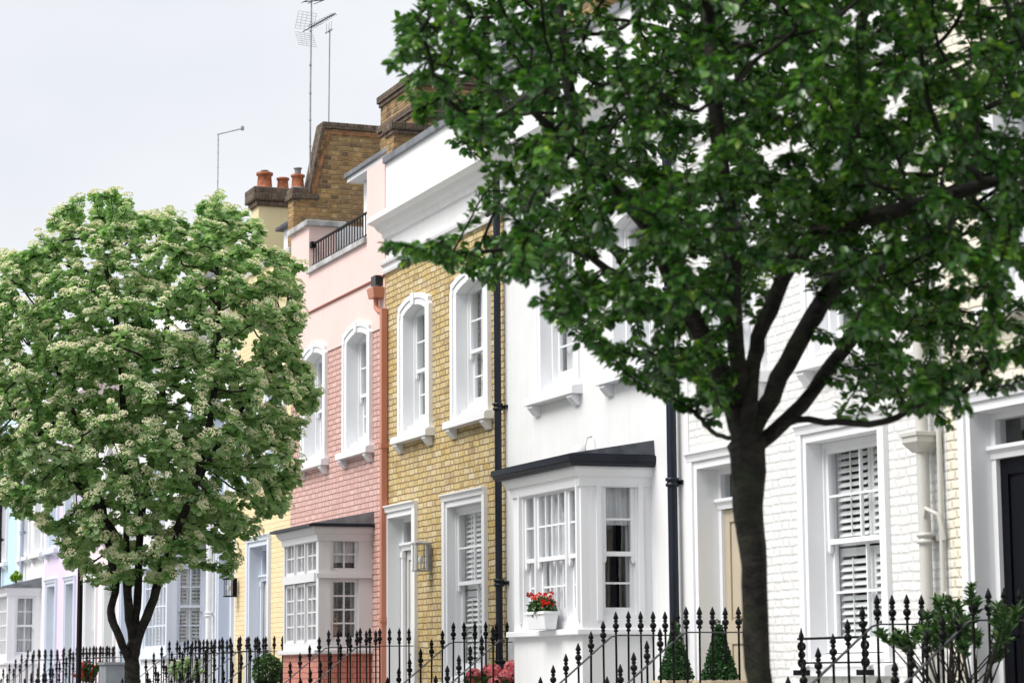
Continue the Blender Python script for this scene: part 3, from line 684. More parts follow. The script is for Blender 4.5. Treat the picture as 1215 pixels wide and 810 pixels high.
mb = MB(); mb.box(-33.45, -30.662, -.06, .34, 7.5002, 7.58); mb.build('terrace_coping', M['coping'], h, .006)
mb = MB(); mb.box(-34.45, -33.40, -.07, .56, 8.2401, 8.33); mb.build('pier_cap', M['coping'], h, .01)
mb = MB(); mb.extr([(-.012, 6.90), (-.04, 6.905), (-.04, 6.925), (-.012, 6.935)], -34.4, -29.88); mb.build('string_course', mat_plain('red_edge_and_shadow', (.30, .10, .07, 1), .7), h)  # red edge of the render, its shadow line painted into the dark colour
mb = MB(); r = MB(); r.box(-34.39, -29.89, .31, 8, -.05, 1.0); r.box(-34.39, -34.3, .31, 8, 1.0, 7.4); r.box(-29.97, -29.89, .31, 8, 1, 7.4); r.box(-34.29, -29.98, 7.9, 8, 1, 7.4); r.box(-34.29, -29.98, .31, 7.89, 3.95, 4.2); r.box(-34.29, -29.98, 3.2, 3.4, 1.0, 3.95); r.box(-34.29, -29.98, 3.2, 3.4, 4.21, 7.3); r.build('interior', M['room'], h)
mb = MB(); mb.box(-34.39, -29.89, .31, 8, 7.38, 7.46); mb.build('roof', M['lead'], h)
steps(h, -34.4, -32.8)
# roof-terrace room with door, lead eaves, terrace balustrade
mb = MB(); wall(mb, -31.95, -29.9, 7.47, 8.62, .36, .5, [(-31.70, -31.0, 7.55, 8.52)]); mb.box(-31.95, -31.85, .501, 4, 7.47, 8.62); mb.box(-30.0, -29.9, .501, 4, 7.47, 8.62)
tr = mb.build('roof_room', M['trim'], h)
fixed_grid(tr, Frame((0, 10.4)), -31.70, -31.0, 7.55, 8.52, 1, 3, .0, deco=None)
mb = MB(); mb.box(-32.05, -29.885, .14, 4.1, 8.63, 8.69); mb.build('roof_soffit', M['trim'], tr)
mb = MB(); mb.box(-32.1, -29.883, .10, 4.15, 8.691, 8.76); mb.build('lead_eaves', M['lead'], tr, .01)
mb = MB(); mb.box(-34.398, -34.37, .51, 4, 7.47, 8.46); mb.build('terrace_side_wall', M['stucco'], h)
M['rust'] = mat_plain('brick_red_edge', (.36, .12, .08, 1), .7)
mb = MB(); mb.box(-33.47, -30.662, .02, .05, 7.94, 7.965); mb.box(-33.47, -30.662, .027, .043, 7.63, 7.645)
x = -33.36
while x < -30.68: mb.tube([WF(x, .035, 7.581), WF(x, .035, 7.945)], .0085, 6); x += .125
mb.box(-33.45, -33.36, -.0, .07, 7.90, 7.99); mb.build('terrace_balustrade', M['iron'], h)
downpipe(h, -29.80, .1, 6.45, M['terracotta_paint'], r=.042, d=-.055, sq=True, brackets=(2.3, 4.6))
mb = MB(); mb.add([WF(x, y, z) for z, e in ((6.62, 0), (6.76, .02)) for x, y in ((-30.14-e, -.16-e), (-29.9+e, -.16-e), (-29.9+e, -.0), (-30.14-e, -.0))], [(0, 1, 2, 3), (4, 5, 6, 7), (0, 1, 5, 4), (1, 2, 6, 5), (2, 3, 7, 6), (3, 0, 4, 7)])
mb.tube([WF(-30.05, -.08, 6.62), WF(-30.05, -.08, 6.5), WF(-29.9, -.08, 6.42), WF(-29.80, -.055, 6.40)], .036, 10); mb.build('hopper', M['terracotta_paint'], h, .004)
mb = MB(); mb.box(-30.15, -29.95, -.12, -.0125, 6.80, 6.93); mb.build('outlet', M['black'], h)
def pkf(w, F):
    a, b = -32.10, -30.58; t = (b-a)/3
    for i in range(3):
        fixed_grid(w, F, a+t*i+.015, a+t*(i+1)-.015, 2.90+.05, 3.42, 2, 2, .02, M['trim_bay'], 'net', .04, .02)
        fixed_grid(w, F, a+t*i+.015, a+t*(i+1)-.015, 2.02, 2.82, 2, 4, .02, M['trim_bay'], 'net', .04, .02)
    m = MB(); m.box(a, b, -.03, .06, 2.83, 2.945, F)
    for i in range(4): m.box(a+t*i-.0145, a+t*i+.0145, -.012, .06, 2.02, 3.42, F) if 0 < i < 3 else None
    m.build('transom', M['trim_bay'], w)
def pks(w, F):
    a, b = .17, .56
    fixed_grid(w, F, a, b, 2.96, 3.42, 2, 2, .03, M['trim_bay'], None); fixed_grid(w, F, a, b, 2.04, 2.86, 2, 4, .03, M['trim_bay'], 'sides')
    blind(w, a, b, 3.08, 3.42, .10, 'net', F)
    m = MB(); m.box(.171, .559, .0, .08, 2.855, 2.965, F); m.box(-.03, .74, -.03, -.001, 2.87, 2.93, F); m.build('transom', M['trim_bay'], w)
M['trim_bay'] = mat_paint('soft_white_paint', (.66, .66, .68, 1), .4, .10)
w = bay(h, -32.15, -30.47, -30.45, 1.86, 3.50, M['pink_red'], dict(hole=(-32.10, -30.58, 2.02, 3.42), fn=pkf), dict(hole=(.17, .56, 2.04, 3.42), fn=pks), mat=M['trim_bay'], gut=(M['navy'], .085, .15), zroof=.17, depth=.75, lead=True)
# party wall with raked top between pink and pale yellow, chimneys
mb = MB(); PW = Frame((-34.7, 0), (0, 1), (1, 0))      # u = world Y, d = X+34.7
mb.poly([(10.02, 7.4), (10.02, 8.9), (10.28, 8.9), (10.50, 9.98), (13.6, 9.98), (13.6, 7.4)], 0, .298, PW)
pw = mb.build('party_wall', M['brick_old'], h)
mb = MB(); mb.poly([(10.25, 8.94), (10.275, 8.93), (10.52, 9.985), (13.65, 9.985), (13.65, 10.09), (10.48, 10.09)], -.025, .325, PW); mb.build('brick_on_edge_coping', M['soot'], pw, .012)
mb = MB(); mb.poly([(10.305, 8.93), (10.36, 8.93), (10.60, 9.90), (13.5, 9.90), (13.5, 9.955), (10.565, 9.955)], .2985, .312, PW); mb.build('tile_creasing', mat_plain('orange_tile_edge', (.38, .18, .08, 1), .85, .4, 30, .3, 9), pw)
mb = MB(); mb.box(-34.75, -34.35, 9.98, 10.42, 8.84, 8.93, Frame()); mb.box(-34.72, -34.38, 10.0, 10.3, 8.9305, 9.02, Frame()); mb.build('stack_cap', M['soot'], pw, .012)
pot(pw, -34.55, 10.13, 9.02, .85, True)
ch = chimney(h, -31.75, -30.3, 10.55, 12.3, 7.5, 9.86, band=[9.42]); tag(ch, 'tall brick stack above the party wall')
pot(ch, -31.0, 11.8, 9.86)
# ---- pale yellow house
h = house('paleyellow', -34.41, 'pale yellow painted brick terraced house beside the pink one')
holes = [door(h, -36.80, -35.45, 3.76, leafm=M['door_grey'], rev=.17, bw=.16, zt=3.1, capital=True, mat=M['trim_blue'])]
for a in (-37.2, -35.75):
    w, ho = arched_window(h, a, a+1.1, SILL, 6.2, 6.42, mat=M['trim_blue']); holes.append(ho)
carcass(h, -37.6, -34.41, 8.0, holes, M['brick_paleyellow'], upper=(6.9, M['yellow_render']))
cornice(h, -37.6, -34.41, z=7.45, mat=M['yellow_render'], frieze=None, proj=.2); coping(h, -37.6, -34.41, 8.0, M['coping'])
steps(h, -36.9, -35.35)
mb = MB(); wall(mb, -36.6, -34.8, 7.5, 8.75, .5, .62, [(-36.3, -35.1, 7.9, 8.55)]); mb.box(-36.6, -36.5, .621, 3, 7.5, 8.75); mb.box(-34.9, -34.8, .621, 3, 7.5, 8.75); d = mb.build('dormer', M['trim'], h)
mb = MB(); mb.box(-36.7, -34.75, .38, 3.1, 8.751, 8.80); mb.build('dormer_roof', M['slate'], d)
fixed_grid(d, Frame((0, 10.52)), -36.3, -35.1, 7.9, 8.55, 3, 2, .0)
mb = MB(); F = Frame(); mb.box(-38.1, -37.65, 10.36, 11.6, 7.4, 9.45, F); ch = mb.build('chimney_stack', M['yellow_render'], h)
mb = MB(); mb.box(-38.18, -37.57, 10.26, 11.7, 9.451, 9.68, F); mb.box(-38.14, -37.61, 10.31, 11.66, 9.36, 9.4505, F)
mb.build('chimney_cap', M['soot'], ch, .015)
pot(ch, -37.86, 10.52, 9.68, 1.1, True); pot(ch, -37.86, 10.84, 9.68, .85)

# ---- houses further left
def far_house(key, u0, u1, label, matw, doorx=None, bayx=None, wins=(), dm='door_grey', ztop=8.4, gwin=None, trim='trim', pipe=None, baydeco='net'):
    h = house(key, u1, label); holes = []; T = M[trim]
    if doorx: holes.append(door(h, doorx[0], doorx[1], 3.74, leafm=M[dm], mat=T)); steps(h, doorx[0]-.1, doorx[1]+.1)
    for a in wins:
        w, ho = arched_window(h, a, a+1.25, SILL-.25, 6.1, 6.32, mat=T); holes.append(ho)
    if gwin: w, ho = square_window(h, gwin[0], gwin[1], 1.55, 3.76, mat=T, deco='net'); holes.append(ho)
    if bayx: holes.append((bayx[0]+.12, bayx[1]-.12, 2.05, 3.45))
    carcass(h, u0, u1, ztop, holes, matw); cornice(h, u0, u1, z=7.4, mat=matw, frieze=None); coping(h, u0, u1, ztop)
    if bayx:
        a, b = bayx
        def ff(w, F): fixed_grid(w, F, a+.12, b-.1, 2.05, 3.46, 6, 4, .03, T, baydeco)
        def fs(w, F): sash(w, .17, .63, 2.02, 3.46, .03, 2, 2, 2, F, T, fr=.02, deco=baydeco)
        bay(h, a, b, b+.06, 1.86, 3.56, matw, dict(hole=(a+.12, b-.1, 2.05, 3.46), fn=ff), dict(hole=(.17, .63, 2.02, 3.46), fn=fs), gut=(M['lead'], .08, .12), zroof=.2, mat=T)
    if pipe: downpipe(h, pipe[0], .1, 7.3, M[pipe[1]], r=.05, brackets=(2.6, 5))
    return h
far_house('white_a', -42.0, -37.605, 'white terraced house with a shuttered bay window behind the flowering tree', M['offwhite'], (-38.72, -37.66), (-41.1, -39.2), (-41.0, -39.3), trim='trim_blue', dm='door_blue', pipe=(-38.93, 'trim'), baydeco='shutter')
far_house('grey_white', -46.5, -42.005, 'pale grey-white terraced house behind the stems of the flowering tree', M['stucco'], (-46.3, -45.1), None, (-46.0, -43.9), gwin=(-44.3, -42.8), trim='trim_blue', dm='door_blue')
far_house('blush', -50.1, -46.505, 'blush pink terraced house seen between the black post and the flowering tree', M['palepink2'], (-47.9, -46.7), None, (-49.8, -48.0), gwin=(-49.8, -48.5))
far_house('lilac', -54.5, -50.105, 'lilac terraced house with a tall white door surround', M['lilac'], (-52.0, -50.8), None, (-54.1, -52.2), gwin=(-54.2, -52.9), trim='trim_blue')
far_house('white_b', -58.2, -54.505, 'white terraced house with a grey roofed bay window at the far left', M['offwhite'], (-58.1, -56.9), (-56.75, -54.95), (-57.6, -55.9), pipe=(-57.0, 'door_blue'))
h = far_house('blue', -61.2, -58.205, 'light blue terraced house at the far left end of the row', M['lightblue'], None, None, (-60.8,), gwin=(-60.9, -59.6), pipe=(-60.2, 'navy'))
far_house('salmon', -66.0, -61.205, 'salmon pink terraced house beyond the light blue one', M['pink'], (-63.0, -61.8), None, (-65.6, -63.6), gwin=(-65.5, -64.2))
for key, x in (('white_a', -41.8), ('lilac', -54.3)):
    ch = chimney(HOUSES[key], x, x+.5, 11.2, 12.6, 7.4, 9.3)
    for k in range(3): pot(ch, x+.25, 11.45+.45*k, 9.3)
# chimney on the party wall behind the dark tree
ch = chimney(HOUSES['stucco'], -25.9, -25.0, 11.0, 13.0, 7.6, 10.9, band=[10.4]); pot(ch, -25.45, 11.5, 10.9); pot(ch, -25.45, 12.2, 10.9)

# ================================================================== RAILINGS
RL = [(-15.78, 'iron railing on the far side of the cream house steps, beside the shrub'), (-14.45, 'iron railing at the right edge of the photo, in front of the black door'),
      (-20.66, 'iron railing right below the side window of the white stucco bay'), (-19.12, 'iron railing in front of the beige door and the clipped cone trees'),
      (-25.15, 'iron railing in front of the yellow brick house, below its ground floor window'), (-23.62, 'iron railing ending against the white stucco bay, by the pink hydrangeas'),
      (-29.90, 'iron railing in front of the pink bay window'), (-28.56, 'iron railing in front of the pale grey door of the yellow brick house'),
      (-34.34, 'iron railing in front of the pale yellow house, by the round box bush'), (-32.90, 'iron railing ending against the corner of the pink bay window'),
      (-36.85, 'iron railing on the far side of the pale yellow house steps'), (-35.40, 'iron railing on the near side of the pale yellow house steps'),
      (-38.85, 'iron railing running past the white flowering shrub'), (-37.58, 'iron railing below the black wall lantern'),
      (-46.35, 'iron railing behind the basket of red flowers'), (-45.0, 'iron railing just left of the flowering tree trunk'),
      (-47.95, 'iron railing just right of the black post'), (-46.65, 'iron railing between the black post and the red flowers'),
      (-52.05, 'iron railing in front of the lilac house, farther side of its steps'), (-50.75, 'iron railing just left of the black post'),
      (-58.15, 'iron railing in the bottom left corner, farthest down the street'), (-56.85, 'iron railing in front of the far left white bay window'),
     ]
for x, l in RL:
    y1 = 9.93
    if x == -23.62: y1 = 9.17
    if x == -32.90: y1 = 9.17
    if x == -56.85: y1 = 9.17
    railing(x, l, y1=y1)
# window guard
g = thing('window_guard', (-17.5, 9.82, 1.6), 'low iron guard rail with scroll ends across the sill of the white brick house window', 'window guard')
mb = MB(); mb.tube([(-18.16, 9.82, 1.865), (-16.95, 9.82, 1.865)], .011, 6); mb.tube([(-18.12, 9.84, 1.66), (-16.99, 9.84, 1.66)], .008, 6); mb.build('guard_rail', M['iron'], g)
for x in (-18.10, -17.02):
    mb = MB()
    mb.lathe([(.012, .28), (.02, .30), (.024, .33), (.012, .36), (.003, .40)], (x, 9.82, 1.56), 8)
    for k, (dz, r) in enumerate(((.20, .035), (.13, .028), (.06, .035))):
        pts = [(x, 9.82+r*math.cos(a), 1.60+dz+r*math.sin(a)) for a in np.linspace(0, 2*PI, 11)]; mb.tube(pts, .009, 6, False)
        pts = [(x+r*math.cos(a), 9.82, 1.60+dz+r*math.sin(a)) for a in np.linspace(0, 2*PI, 11)]; mb.tube(pts, .008, 6, False)
    mb.tube([(x, 9.82, 1.56), (x, 9.82, 1.86)], .010, 6); mb.box(x-.05, x+.05, 9.76, 9.98, 1.555, 1.60, Frame())
    mb.build('scroll_bracket', M['iron'], g)

# ================================================================== LANTERNS
def lantern(x, y, z, s, matm, label, halfround=False):
    L = thing('wall_lantern', (x, y+.14, z), label, 'lantern')
    f = MB(); w = .075*s; d = .075*s; H = .30*s; fr = Frame((x, y))
    for a in (-w, w-.012):
        for b in (-d, d-.012): f.box(a, a+.012, b, b+.012, 0, H, Frame((x, y)))
    f2 = MB()
    for vs in f.v: f2.v.append((vs[0], vs[1], vs[2]+z))
    f2.f = f.f; f2.sm = f.sm
    f2.box(-w-.01, w+.01, -d-.01, d+.01, z-.02, z, fr); f2.box(-w-.02, w+.02, -d-.02, d+.02, z+H, z+H+.02, fr)
    f2.add([fr(-w-.02, -d-.02, z+H+.0205), fr(w+.02, -d-.02, z+H+.0205), fr(w+.02, d+.02, z+H+.0205), fr(-w-.02, d+.02, z+H+.0205), fr(-.02, -.02, z+H+.05*s), fr(.02, -.02, z+H+.05*s), fr(.02, .02, z+H+.05*s), fr(-.02, .02, z+H+.05*s)], [(0, 1, 5, 4), (1, 2, 6, 5), (2, 3, 7, 6), (3, 0, 4, 7), (4, 5, 6, 7)])
    f2.box(-.03, .03, d, d+.07, z-.02, z+H+.03, fr)
    f2.build('lantern_frame', matm, L, .002)
    g = MB(); g.box(-w+.004, w-.004, -d+.004, d-.004, z+.001, z+H-.001, fr); g.build('lantern_glass', M['glass'], L)
    b = MB(); b.lathe([(.012, 0), (.012, .05), (.03, .08), (.032, .12), (.015, .16)], (x, y, z+.02), 10); b.build('bulb', M['curtain'], L)
lantern(-28.08, 9.86, 2.88, 1.05, M['galv'], 'grey metal lantern on the yellow brick wall beside the pale grey door')
lantern(-37.40, 9.84, 2.86, .85, M['iron'], 'small black lantern on the pale yellow wall')

# ================================================================== FOLIAGE
def mesh_arrays(name, V, Fq, mat, parent=None, tone=None, smooth=False, loc=(0, 0, 0)):
    me = bpy.data.meshes.new(name); nv = len(V); nf, k = Fq.shape
    V = V-np.array(loc)
    me.vertices.add(nv); me.vertices.foreach_set('co', V.astype(np.float32).ravel())
    me.loops.add(nf*k); me.loops.foreach_set('vertex_index', Fq.astype(np.int32).ravel())
    me.polygons.add(nf); me.polygons.foreach_set('loop_start', np.arange(0, nf*k, k, dtype=np.int32)); me.polygons.foreach_set('loop_total', np.full(nf, k, dtype=np.int32))
    if smooth: me.polygons.foreach_set('use_smooth', np.ones(nf, dtype=bool))
    me.update(calc_edges=True)
    if tone is not None:
        a = me.attributes.new('tone', 'FLOAT', 'POINT'); a.data.foreach_set('value', tone.astype(np.float32))
    me.materials.append(mat); o = bpy.data.objects.new(name, me); COL.objects.link(o)
    if parent: o.parent = parent; o.location = Vector(loc)-wloc(parent)
    else: o.location = loc
    return o
LEAF_A = np.array([[0, 0, 0], [.30, .30, .07], [.27, .66, .05], [0, 1, -.10], [-.27, .66, .05], [-.30, .30, .07], [0, .45, -.02]])       # ovate, folded
LEAF_B = np.array([[0, 0, 0], [.42, .28, .08], [.40, .72, .03], [0, 1, -.04], [-.40, .72, .03], [-.42, .28, .08], [0, .5, -.02]])       # broad
LEAF_C = np.array([[0, 0, 0], [.15, .33, .03], [.13, .7, .02], [0, 1, -.05], [-.13, .7, .02], [-.15, .33, .03], [0, .5, -.01]])        # narrow
LT = np.array([[0, 1, 6], [1, 2, 6], [2, 3, 6], [3, 4, 6], [4, 5, 6], [5, 0, 6]])
def unit(v): return v/np.maximum(np.linalg.norm(v, axis=1, keepdims=True), 1e-9)
def leaves(P, D, Nn, size, shape=LEAF_A, tone=None):
    """P base points, D pointing directions, Nn rough normals"""
    n = len(P); D = unit(D); S = unit(np.cross(D, Nn)); Nr = np.cross(S, D)
    size = np.asarray(size).reshape(-1, 1, 1)
    L = shape[None]*size
    V = P[:, None, :]+L[..., 0:1]*S[:, None, :]+L[..., 1:2]*D[:, None, :]+L[..., 2:3]*Nr[:, None, :]
    k = len(shape)
    Fq = (LT[None]+np.arange(n)[:, None, None]*k).reshape(-1, 3)
    t = RNG.random(n) if tone is None else tone
    return V.reshape(-1, 3), Fq, np.repeat(t, k)
def inpoly(x, y, poly):
    c = np.zeros(len(x), bool); n = len(poly)
    for i in range(n):
        x0, y0 = poly[i]; x1, y1 = poly[(i+1) % n]
        m = ((y0 > y) != (y1 > y))
        with np.errstate(divide='ignore', invalid='ignore'): xi = (x1-x0)*(y-y0)/((y1-y0) if y1 != y0 else 1e-9)+x0
        c ^= m & (x < xi)
    return c
AX = math.radians(21.6); HF = np.array([-math.cos(AX), math.sin(AX)]); HR = np.array([math.sin(AX), math.cos(AX)])
def cheap_noise(P, f, seed):
    r = np.random.default_rng(seed); v = np.zeros(len(P))
    for k in range(10):
        d = r.normal(size=3); d /= np.linalg.norm(d); v += np.sin(P@d*f*(.7+r.random()*.9)*2*PI+r.random()*6.28)
    return v/3.2
def smooth_limb(L):
    L = [np.array(p, float) for p in L]
    if len(L) < 3: return L
    out = []
    for i in range(len(L)-1):
        p0 = L[max(i-1, 0)]; p1 = L[i]; p2 = L[i+1]; p3 = L[min(i+2, len(L)-1)]
        for t in (0, .25, .5, .75): out.append(.5*(2*p1+(p2-p0)*t+(2*p0-5*p1+4*p2-p3)*t*t+(-p0+3*p1-3*p2+p3)*t**3))
    return out+[L[-1]]
def colonise(limbs, A, step=.09, infl=.55, kill=.13, iters=90, up=.05):
    limbs = [smooth_limb(l) for l in limbs]
    pos = []; par = []
    key = {}
    for limb in limbs:
        prev = None
        for i, p in enumerate(limb):
            k = tuple(np.round(p, 2))
            if i == 0 and prev is None:
                # join to nearest existing node
                if pos:
                    d = np.linalg.norm(np.array(pos)-np.array(p), axis=1); prev = int(d.argmin()); continue
                pos.append(np.array(p, float)); par.append(-1); prev = 0; continue
            a = pos[prev]; b = np.array(p, float); L = np.linalg.norm(b-a); n = max(1, int(L/step))
            for j in range(1, n+1):
                q = a+(b-a)*j/n+(RNG.normal(size=3)*.005 if len(pos) > 14 else 0)
                pos.append(q); par.append(prev); prev = len(pos)-1
    P = np.array(pos); par = list(par); A = A.copy()
    near = np.full(len(A), 1e9); ni = np.zeros(len(A), int)
    def upd(i0):
        nonlocal near, ni
        for s in range(i0, len(P), 400):
            B = P[s:s+400]; d = np.sqrt(((A[:, None, :]-B[None])**2).sum(2)); j = d.argmin(1); m = d[np.arange(len(A)), j] < near
            near[m] = d[np.arange(len(A)), j][m]; ni[m] = s+j[m]
    upd(0); far = True
    for it in range(iters):
        keep = near > kill; A = A[keep]; near = near[keep]; ni = ni[keep]
        if not len(A): break
        R = infl if (near < infl).any() else near.min()*1.3
        m = near < max(R, infl)
        g = np.zeros_like(P); np.add.at(g, ni[m], unit(A[m]-P[ni[m]])); idx = np.unique(ni[m])
        d = unit(g[idx]+np.array([0, 0, up])+RNG.normal(size=(len(idx), 3))*.12); Q = P[idx]+d*step
        i0 = len(P); P = np.vstack([P, Q]); par += list(idx); upd(i0)
    return P, np.array(par)
def tree_mesh(P, par, r0, rtip=.0032, expo=2.3):
    n = len(P); r = np.zeros(n); ch = [[] for _ in range(n)]
    for i in range(1, n): ch[par[i]].append(i)
    acc = np.zeros(n)
    for i in range(n-1, -1, -1):
        if not ch[i]: acc[i] = 1.
        if par[i] >= 0: acc[par[i]] += acc[i]
    mx = acc[0]; r = rtip+(r0-rtip)*(acc/mx)**(1/expo)
    return r, ch, acc
def branch_object(name, P, par, r, ch, parent, loc, base_flare=None, sides=(5, 12)):
    mb_v = []; mb_f = []; off = 0
    started = [(0, None)]; stack = [0]; chains = []
    roots = [[0]]
    while roots:
        c = roots.pop(); i = c[-1]
        while ch[i]:
            k = max(ch[i], key=lambda j: r[j])
            for j in ch[i]:
                if j != k: roots.append([i, j])
            c.append(k); i = k
        chains.append(c)
    for c in chains:
        if len(c) < 2: continue
        R = r[c].copy(); R[0] = min(R[0], R[1]*1.25) if c[0] != 0 else R[0]
        pts = P[c]; ns = sides[1] if R.max() > .035 else (7 if R.max() > .012 else sides[0])
        T = np.gradient(pts, axis=0); T = unit(T); prev = np.cross(T[0], [.3, .9, .1]); prev /= np.linalg.norm(prev)
        ring = []
        for p, t, rad in zip(pts, T, R):
            nx = prev-t*(prev@t); nx /= max(np.linalg.norm(nx), 1e-6); prev = nx; ny = np.cross(t, nx); a = np.arange(ns)*2*PI/ns
            rr = rad*(1+.10*np.sin(a*3+p[2]*5)*(rad > .03)+.05*RNG.normal(size=ns)*(rad > .02))
            ring.append(p+np.outer(np.cos(a)*rr, nx)+np.outer(np.sin(a)*rr, ny))
        V = np.vstack(ring); m = len(pts)
        i, k = np.meshgrid(np.arange(m-1), np.arange(ns), indexing='ij'); i = i.ravel(); k = k.ravel()
        Fq = np.stack([i*ns+k, i*ns+(k+1) % ns, (i+1)*ns+(k+1) % ns, (i+1)*ns+k], 1)+off
        mb_v.append(V); mb_f.append(Fq); off += len(V)
    return mesh_arrays(name, np.vstack(mb_v), np.vstack(mb_f), M['bark'], parent, smooth=True, loc=loc)

def crown_points(C, rad, n, poly, dist, h0, nf, thr, seed, zlo=None):
    r = np.random.default_rng(seed); U = r.normal(size=(n*6, 3)); U /= np.linalg.norm(U, axis=1, keepdims=True); U *= r.random((n*6, 1))**(1/3)*1.0
    P = np.array(C)+U*np.array(rad)
    rel = P[:, :2]-np.array(C[:2]); w = rel@HF; hh = rel@HR
    s = 1+w/dist
    h = (hh+h0)/s-h0; z = 1.6+(P[:, 2]-1.6)/s
    P = P[inpoly(h, z, poly)]
    v = cheap_noise(P, nf, seed+3); P = P[v > thr]
    return P[:n]
# ---------- dark cherry-like tree (right)
T1 = (-11.0, 5.675)
poly1 = [(-1.86, 5.56), (-1.84, 5.18), (-1.93, 4.77), (-1.79, 4.6), (-1.5, 4.36), (-1.25, 4.25), (-1.32, 4.14), (-1.5, 4.11), (-1.39, 4.0), (-1.26, 3.93), (-1.3, 3.83), (-1.61, 3.87), (-1.95, 3.87), (-1.93, 3.8), (-1.44, 3.63), (-1.21, 3.57), (-0.64, 3.14), (-0.38, 2.96), (-0.12, 2.86), (-.06, 3.3), (.10, 3.75), (.42, 3.6), (.55, 3.2), (.50, 2.98), (0.95, 2.9), (1.16, 2.80), (1.24, 2.97), (1.46, 3.1), (1.97, 3.14), (2.42, 4.22), (2.2, 5.53), (0.59, 6.3), (-1.24, 6.2)]
limbs1 = [
 [(-10.98, 5.715, -.1), (-10.98, 5.71, .8), (-10.985, 5.70, 1.62), (-10.99, 5.695, 2.15), (-11.005, 5.675, 2.45), (-11.0, 5.67, 2.78)],
 [(-11.0, 5.67, 2.78), (-11.07, 5.64, 2.99), (-11.15, 5.56, 3.26), (-11.23, 5.38, 3.65), (-11.18, 5.21, 3.93), (-11.11, 4.85, 4.21), (-10.96, 4.41, 4.5)],
 [(-11.0, 5.67, 2.78), (-10.89, 5.67, 3.19), (-10.77, 5.7, 3.44), (-10.53, 5.77, 3.74), (-10.28, 5.87, 3.82), (-9.85, 6.15, 3.89), (-9.43, 6.38, 3.96)],
 [(-11.0, 5.67, 2.78), (-11.02, 5.89, 3.12), (-11.04, 6.11, 3.48), (-11.06, 6.33, 3.79), (-11.13, 6.43, 4.42), (-11.11, 6.48, 5.09)],
 [(-11.0, 5.66, 2.71), (-11.07, 6.04, 3.0), (-11.16, 6.35, 3.32), (-11.42, 6.78, 3.71), (-11.66, 7.27, 3.99)],
 [(-11.0, 5.82, 2.87), (-10.79, 5.93, 2.89), (-10.5, 6.11, 2.84), (-10.34, 6.26, 2.89), (-10.15, 6.45, 2.98)],
 [(-11.03, 5.6, 2.8), (-11.16, 5.55, 2.85), (-11.27, 5.53, 2.94), (-11.3, 5.46, 3.01)],
 [(-11.01, 5.65, 2.98), (-10.75, 5.49, 3.38), (-10.49, 5.33, 3.9), (-10.42, 5.24, 4.44), (-10.43, 5.21, 4.97)],
 [(-11.18, 5.5, 3.4), (-11.51, 5.21, 3.71), (-11.83, 4.95, 3.93), (-11.81, 4.45, 3.85), (-11.77, 4.0, 3.86)],
 [(-11.18, 5.21, 3.93), (-11.68, 5.04, 4.48), (-11.99, 5.08, 5.08), (-12.1, 5.08, 5.61)]]
A1 = crown_points((T1[0], T1[1], 4.3), (2.5, 2.5, 2.4), 4000, poly1, 12.32, 1.227, .75, -.78, 21)
A1b = crown_points((T1[0], T1[1], 4.5), (2.5, 2.5, 2.4), 2600, poly1, 12.32, 1.227, .75, -1.7, 77)
hb = (A1b[:, :2]-np.array(T1))@HR
A1 = np.vstack([A1, A1b[(hb > .1) & (A1b[:, 2] > 3.75)]])
P1, par1 = colonise(limbs1, A1, step=.085, infl=.5, kill=.115)
t1 = thing('street_tree', (T1[0], T1[1], 0), 'dark green tree with a forked trunk in front of the white brick house', 'tree', 'trees along the kerb')
r1, ch1, acc1 = tree_mesh(P1, par1, .096, .0026, 2.1)
big = r1 > .05
rl = np.interp(P1[:, 2], [-.1, .25, 1.5, 2.1, 2.4, 2.6, 2.8], [.11, .08, .066, .067, .076, .092, .10])
onaxis = (np.hypot(P1[:, 0]+10.99, P1[:, 1]-5.69) < .09) & (P1[:, 2] < 2.8) & (np.arange(len(P1)) < 40)
r1[onaxis] = rl[onaxis]
branch_object('trunk', P1, par1, r1, ch1, t1, (T1[0], T1[1], 0))
def foliage(P, par, r, acc, per, size, shape, maxacc, droop, spread, seed, keep=None):
    rg = np.random.default_rng(seed); idx = np.where((acc <= maxacc) & (par >= 0))[0]
    if keep is not None: idx = idx[keep(P[idx])]
    idx = np.repeat(idx, per); n = len(idx)
    tw = unit(P[idx]-P[par[idx]]); base = P[par[idx]]+(P[idx]-P[par[idx]])*rg.random((n, 1))
    side = rg.normal(size=(n, 3)); side -= tw*(side*tw).sum(1, keepdims=True); side = unit(side); side[:, 2] *= .6
    D = tw*.55+side*spread+np.array([0, 0, -droop]); D = unit(D)
    N = np.array([0, 0, 1.])+rg.normal(size=(n, 3))*.38
    sz = size*(.6+.55*rg.random(n)); base = base+side*.012
    patch = .5+.28*cheap_noise(base, 1.1, seed+9)
    tone = np.clip(.55*rg.random(n)+.45*patch, 0, 1); tone[rg.random(n) > .985] = 1
    return leaves(base, D, N, sz, shape, tone)
V, Fq, tn = foliage(P1, par1, r1, acc1, 17, .060, LEAF_A, 6, .30, .9, 5)
mesh_arrays('crown', V, Fq, M['leaf_cherry'], t1, tn, loc=(T1[0], T1[1], 0))
print('tree1 nodes', len(P1), 'leaves', len(V)//7)
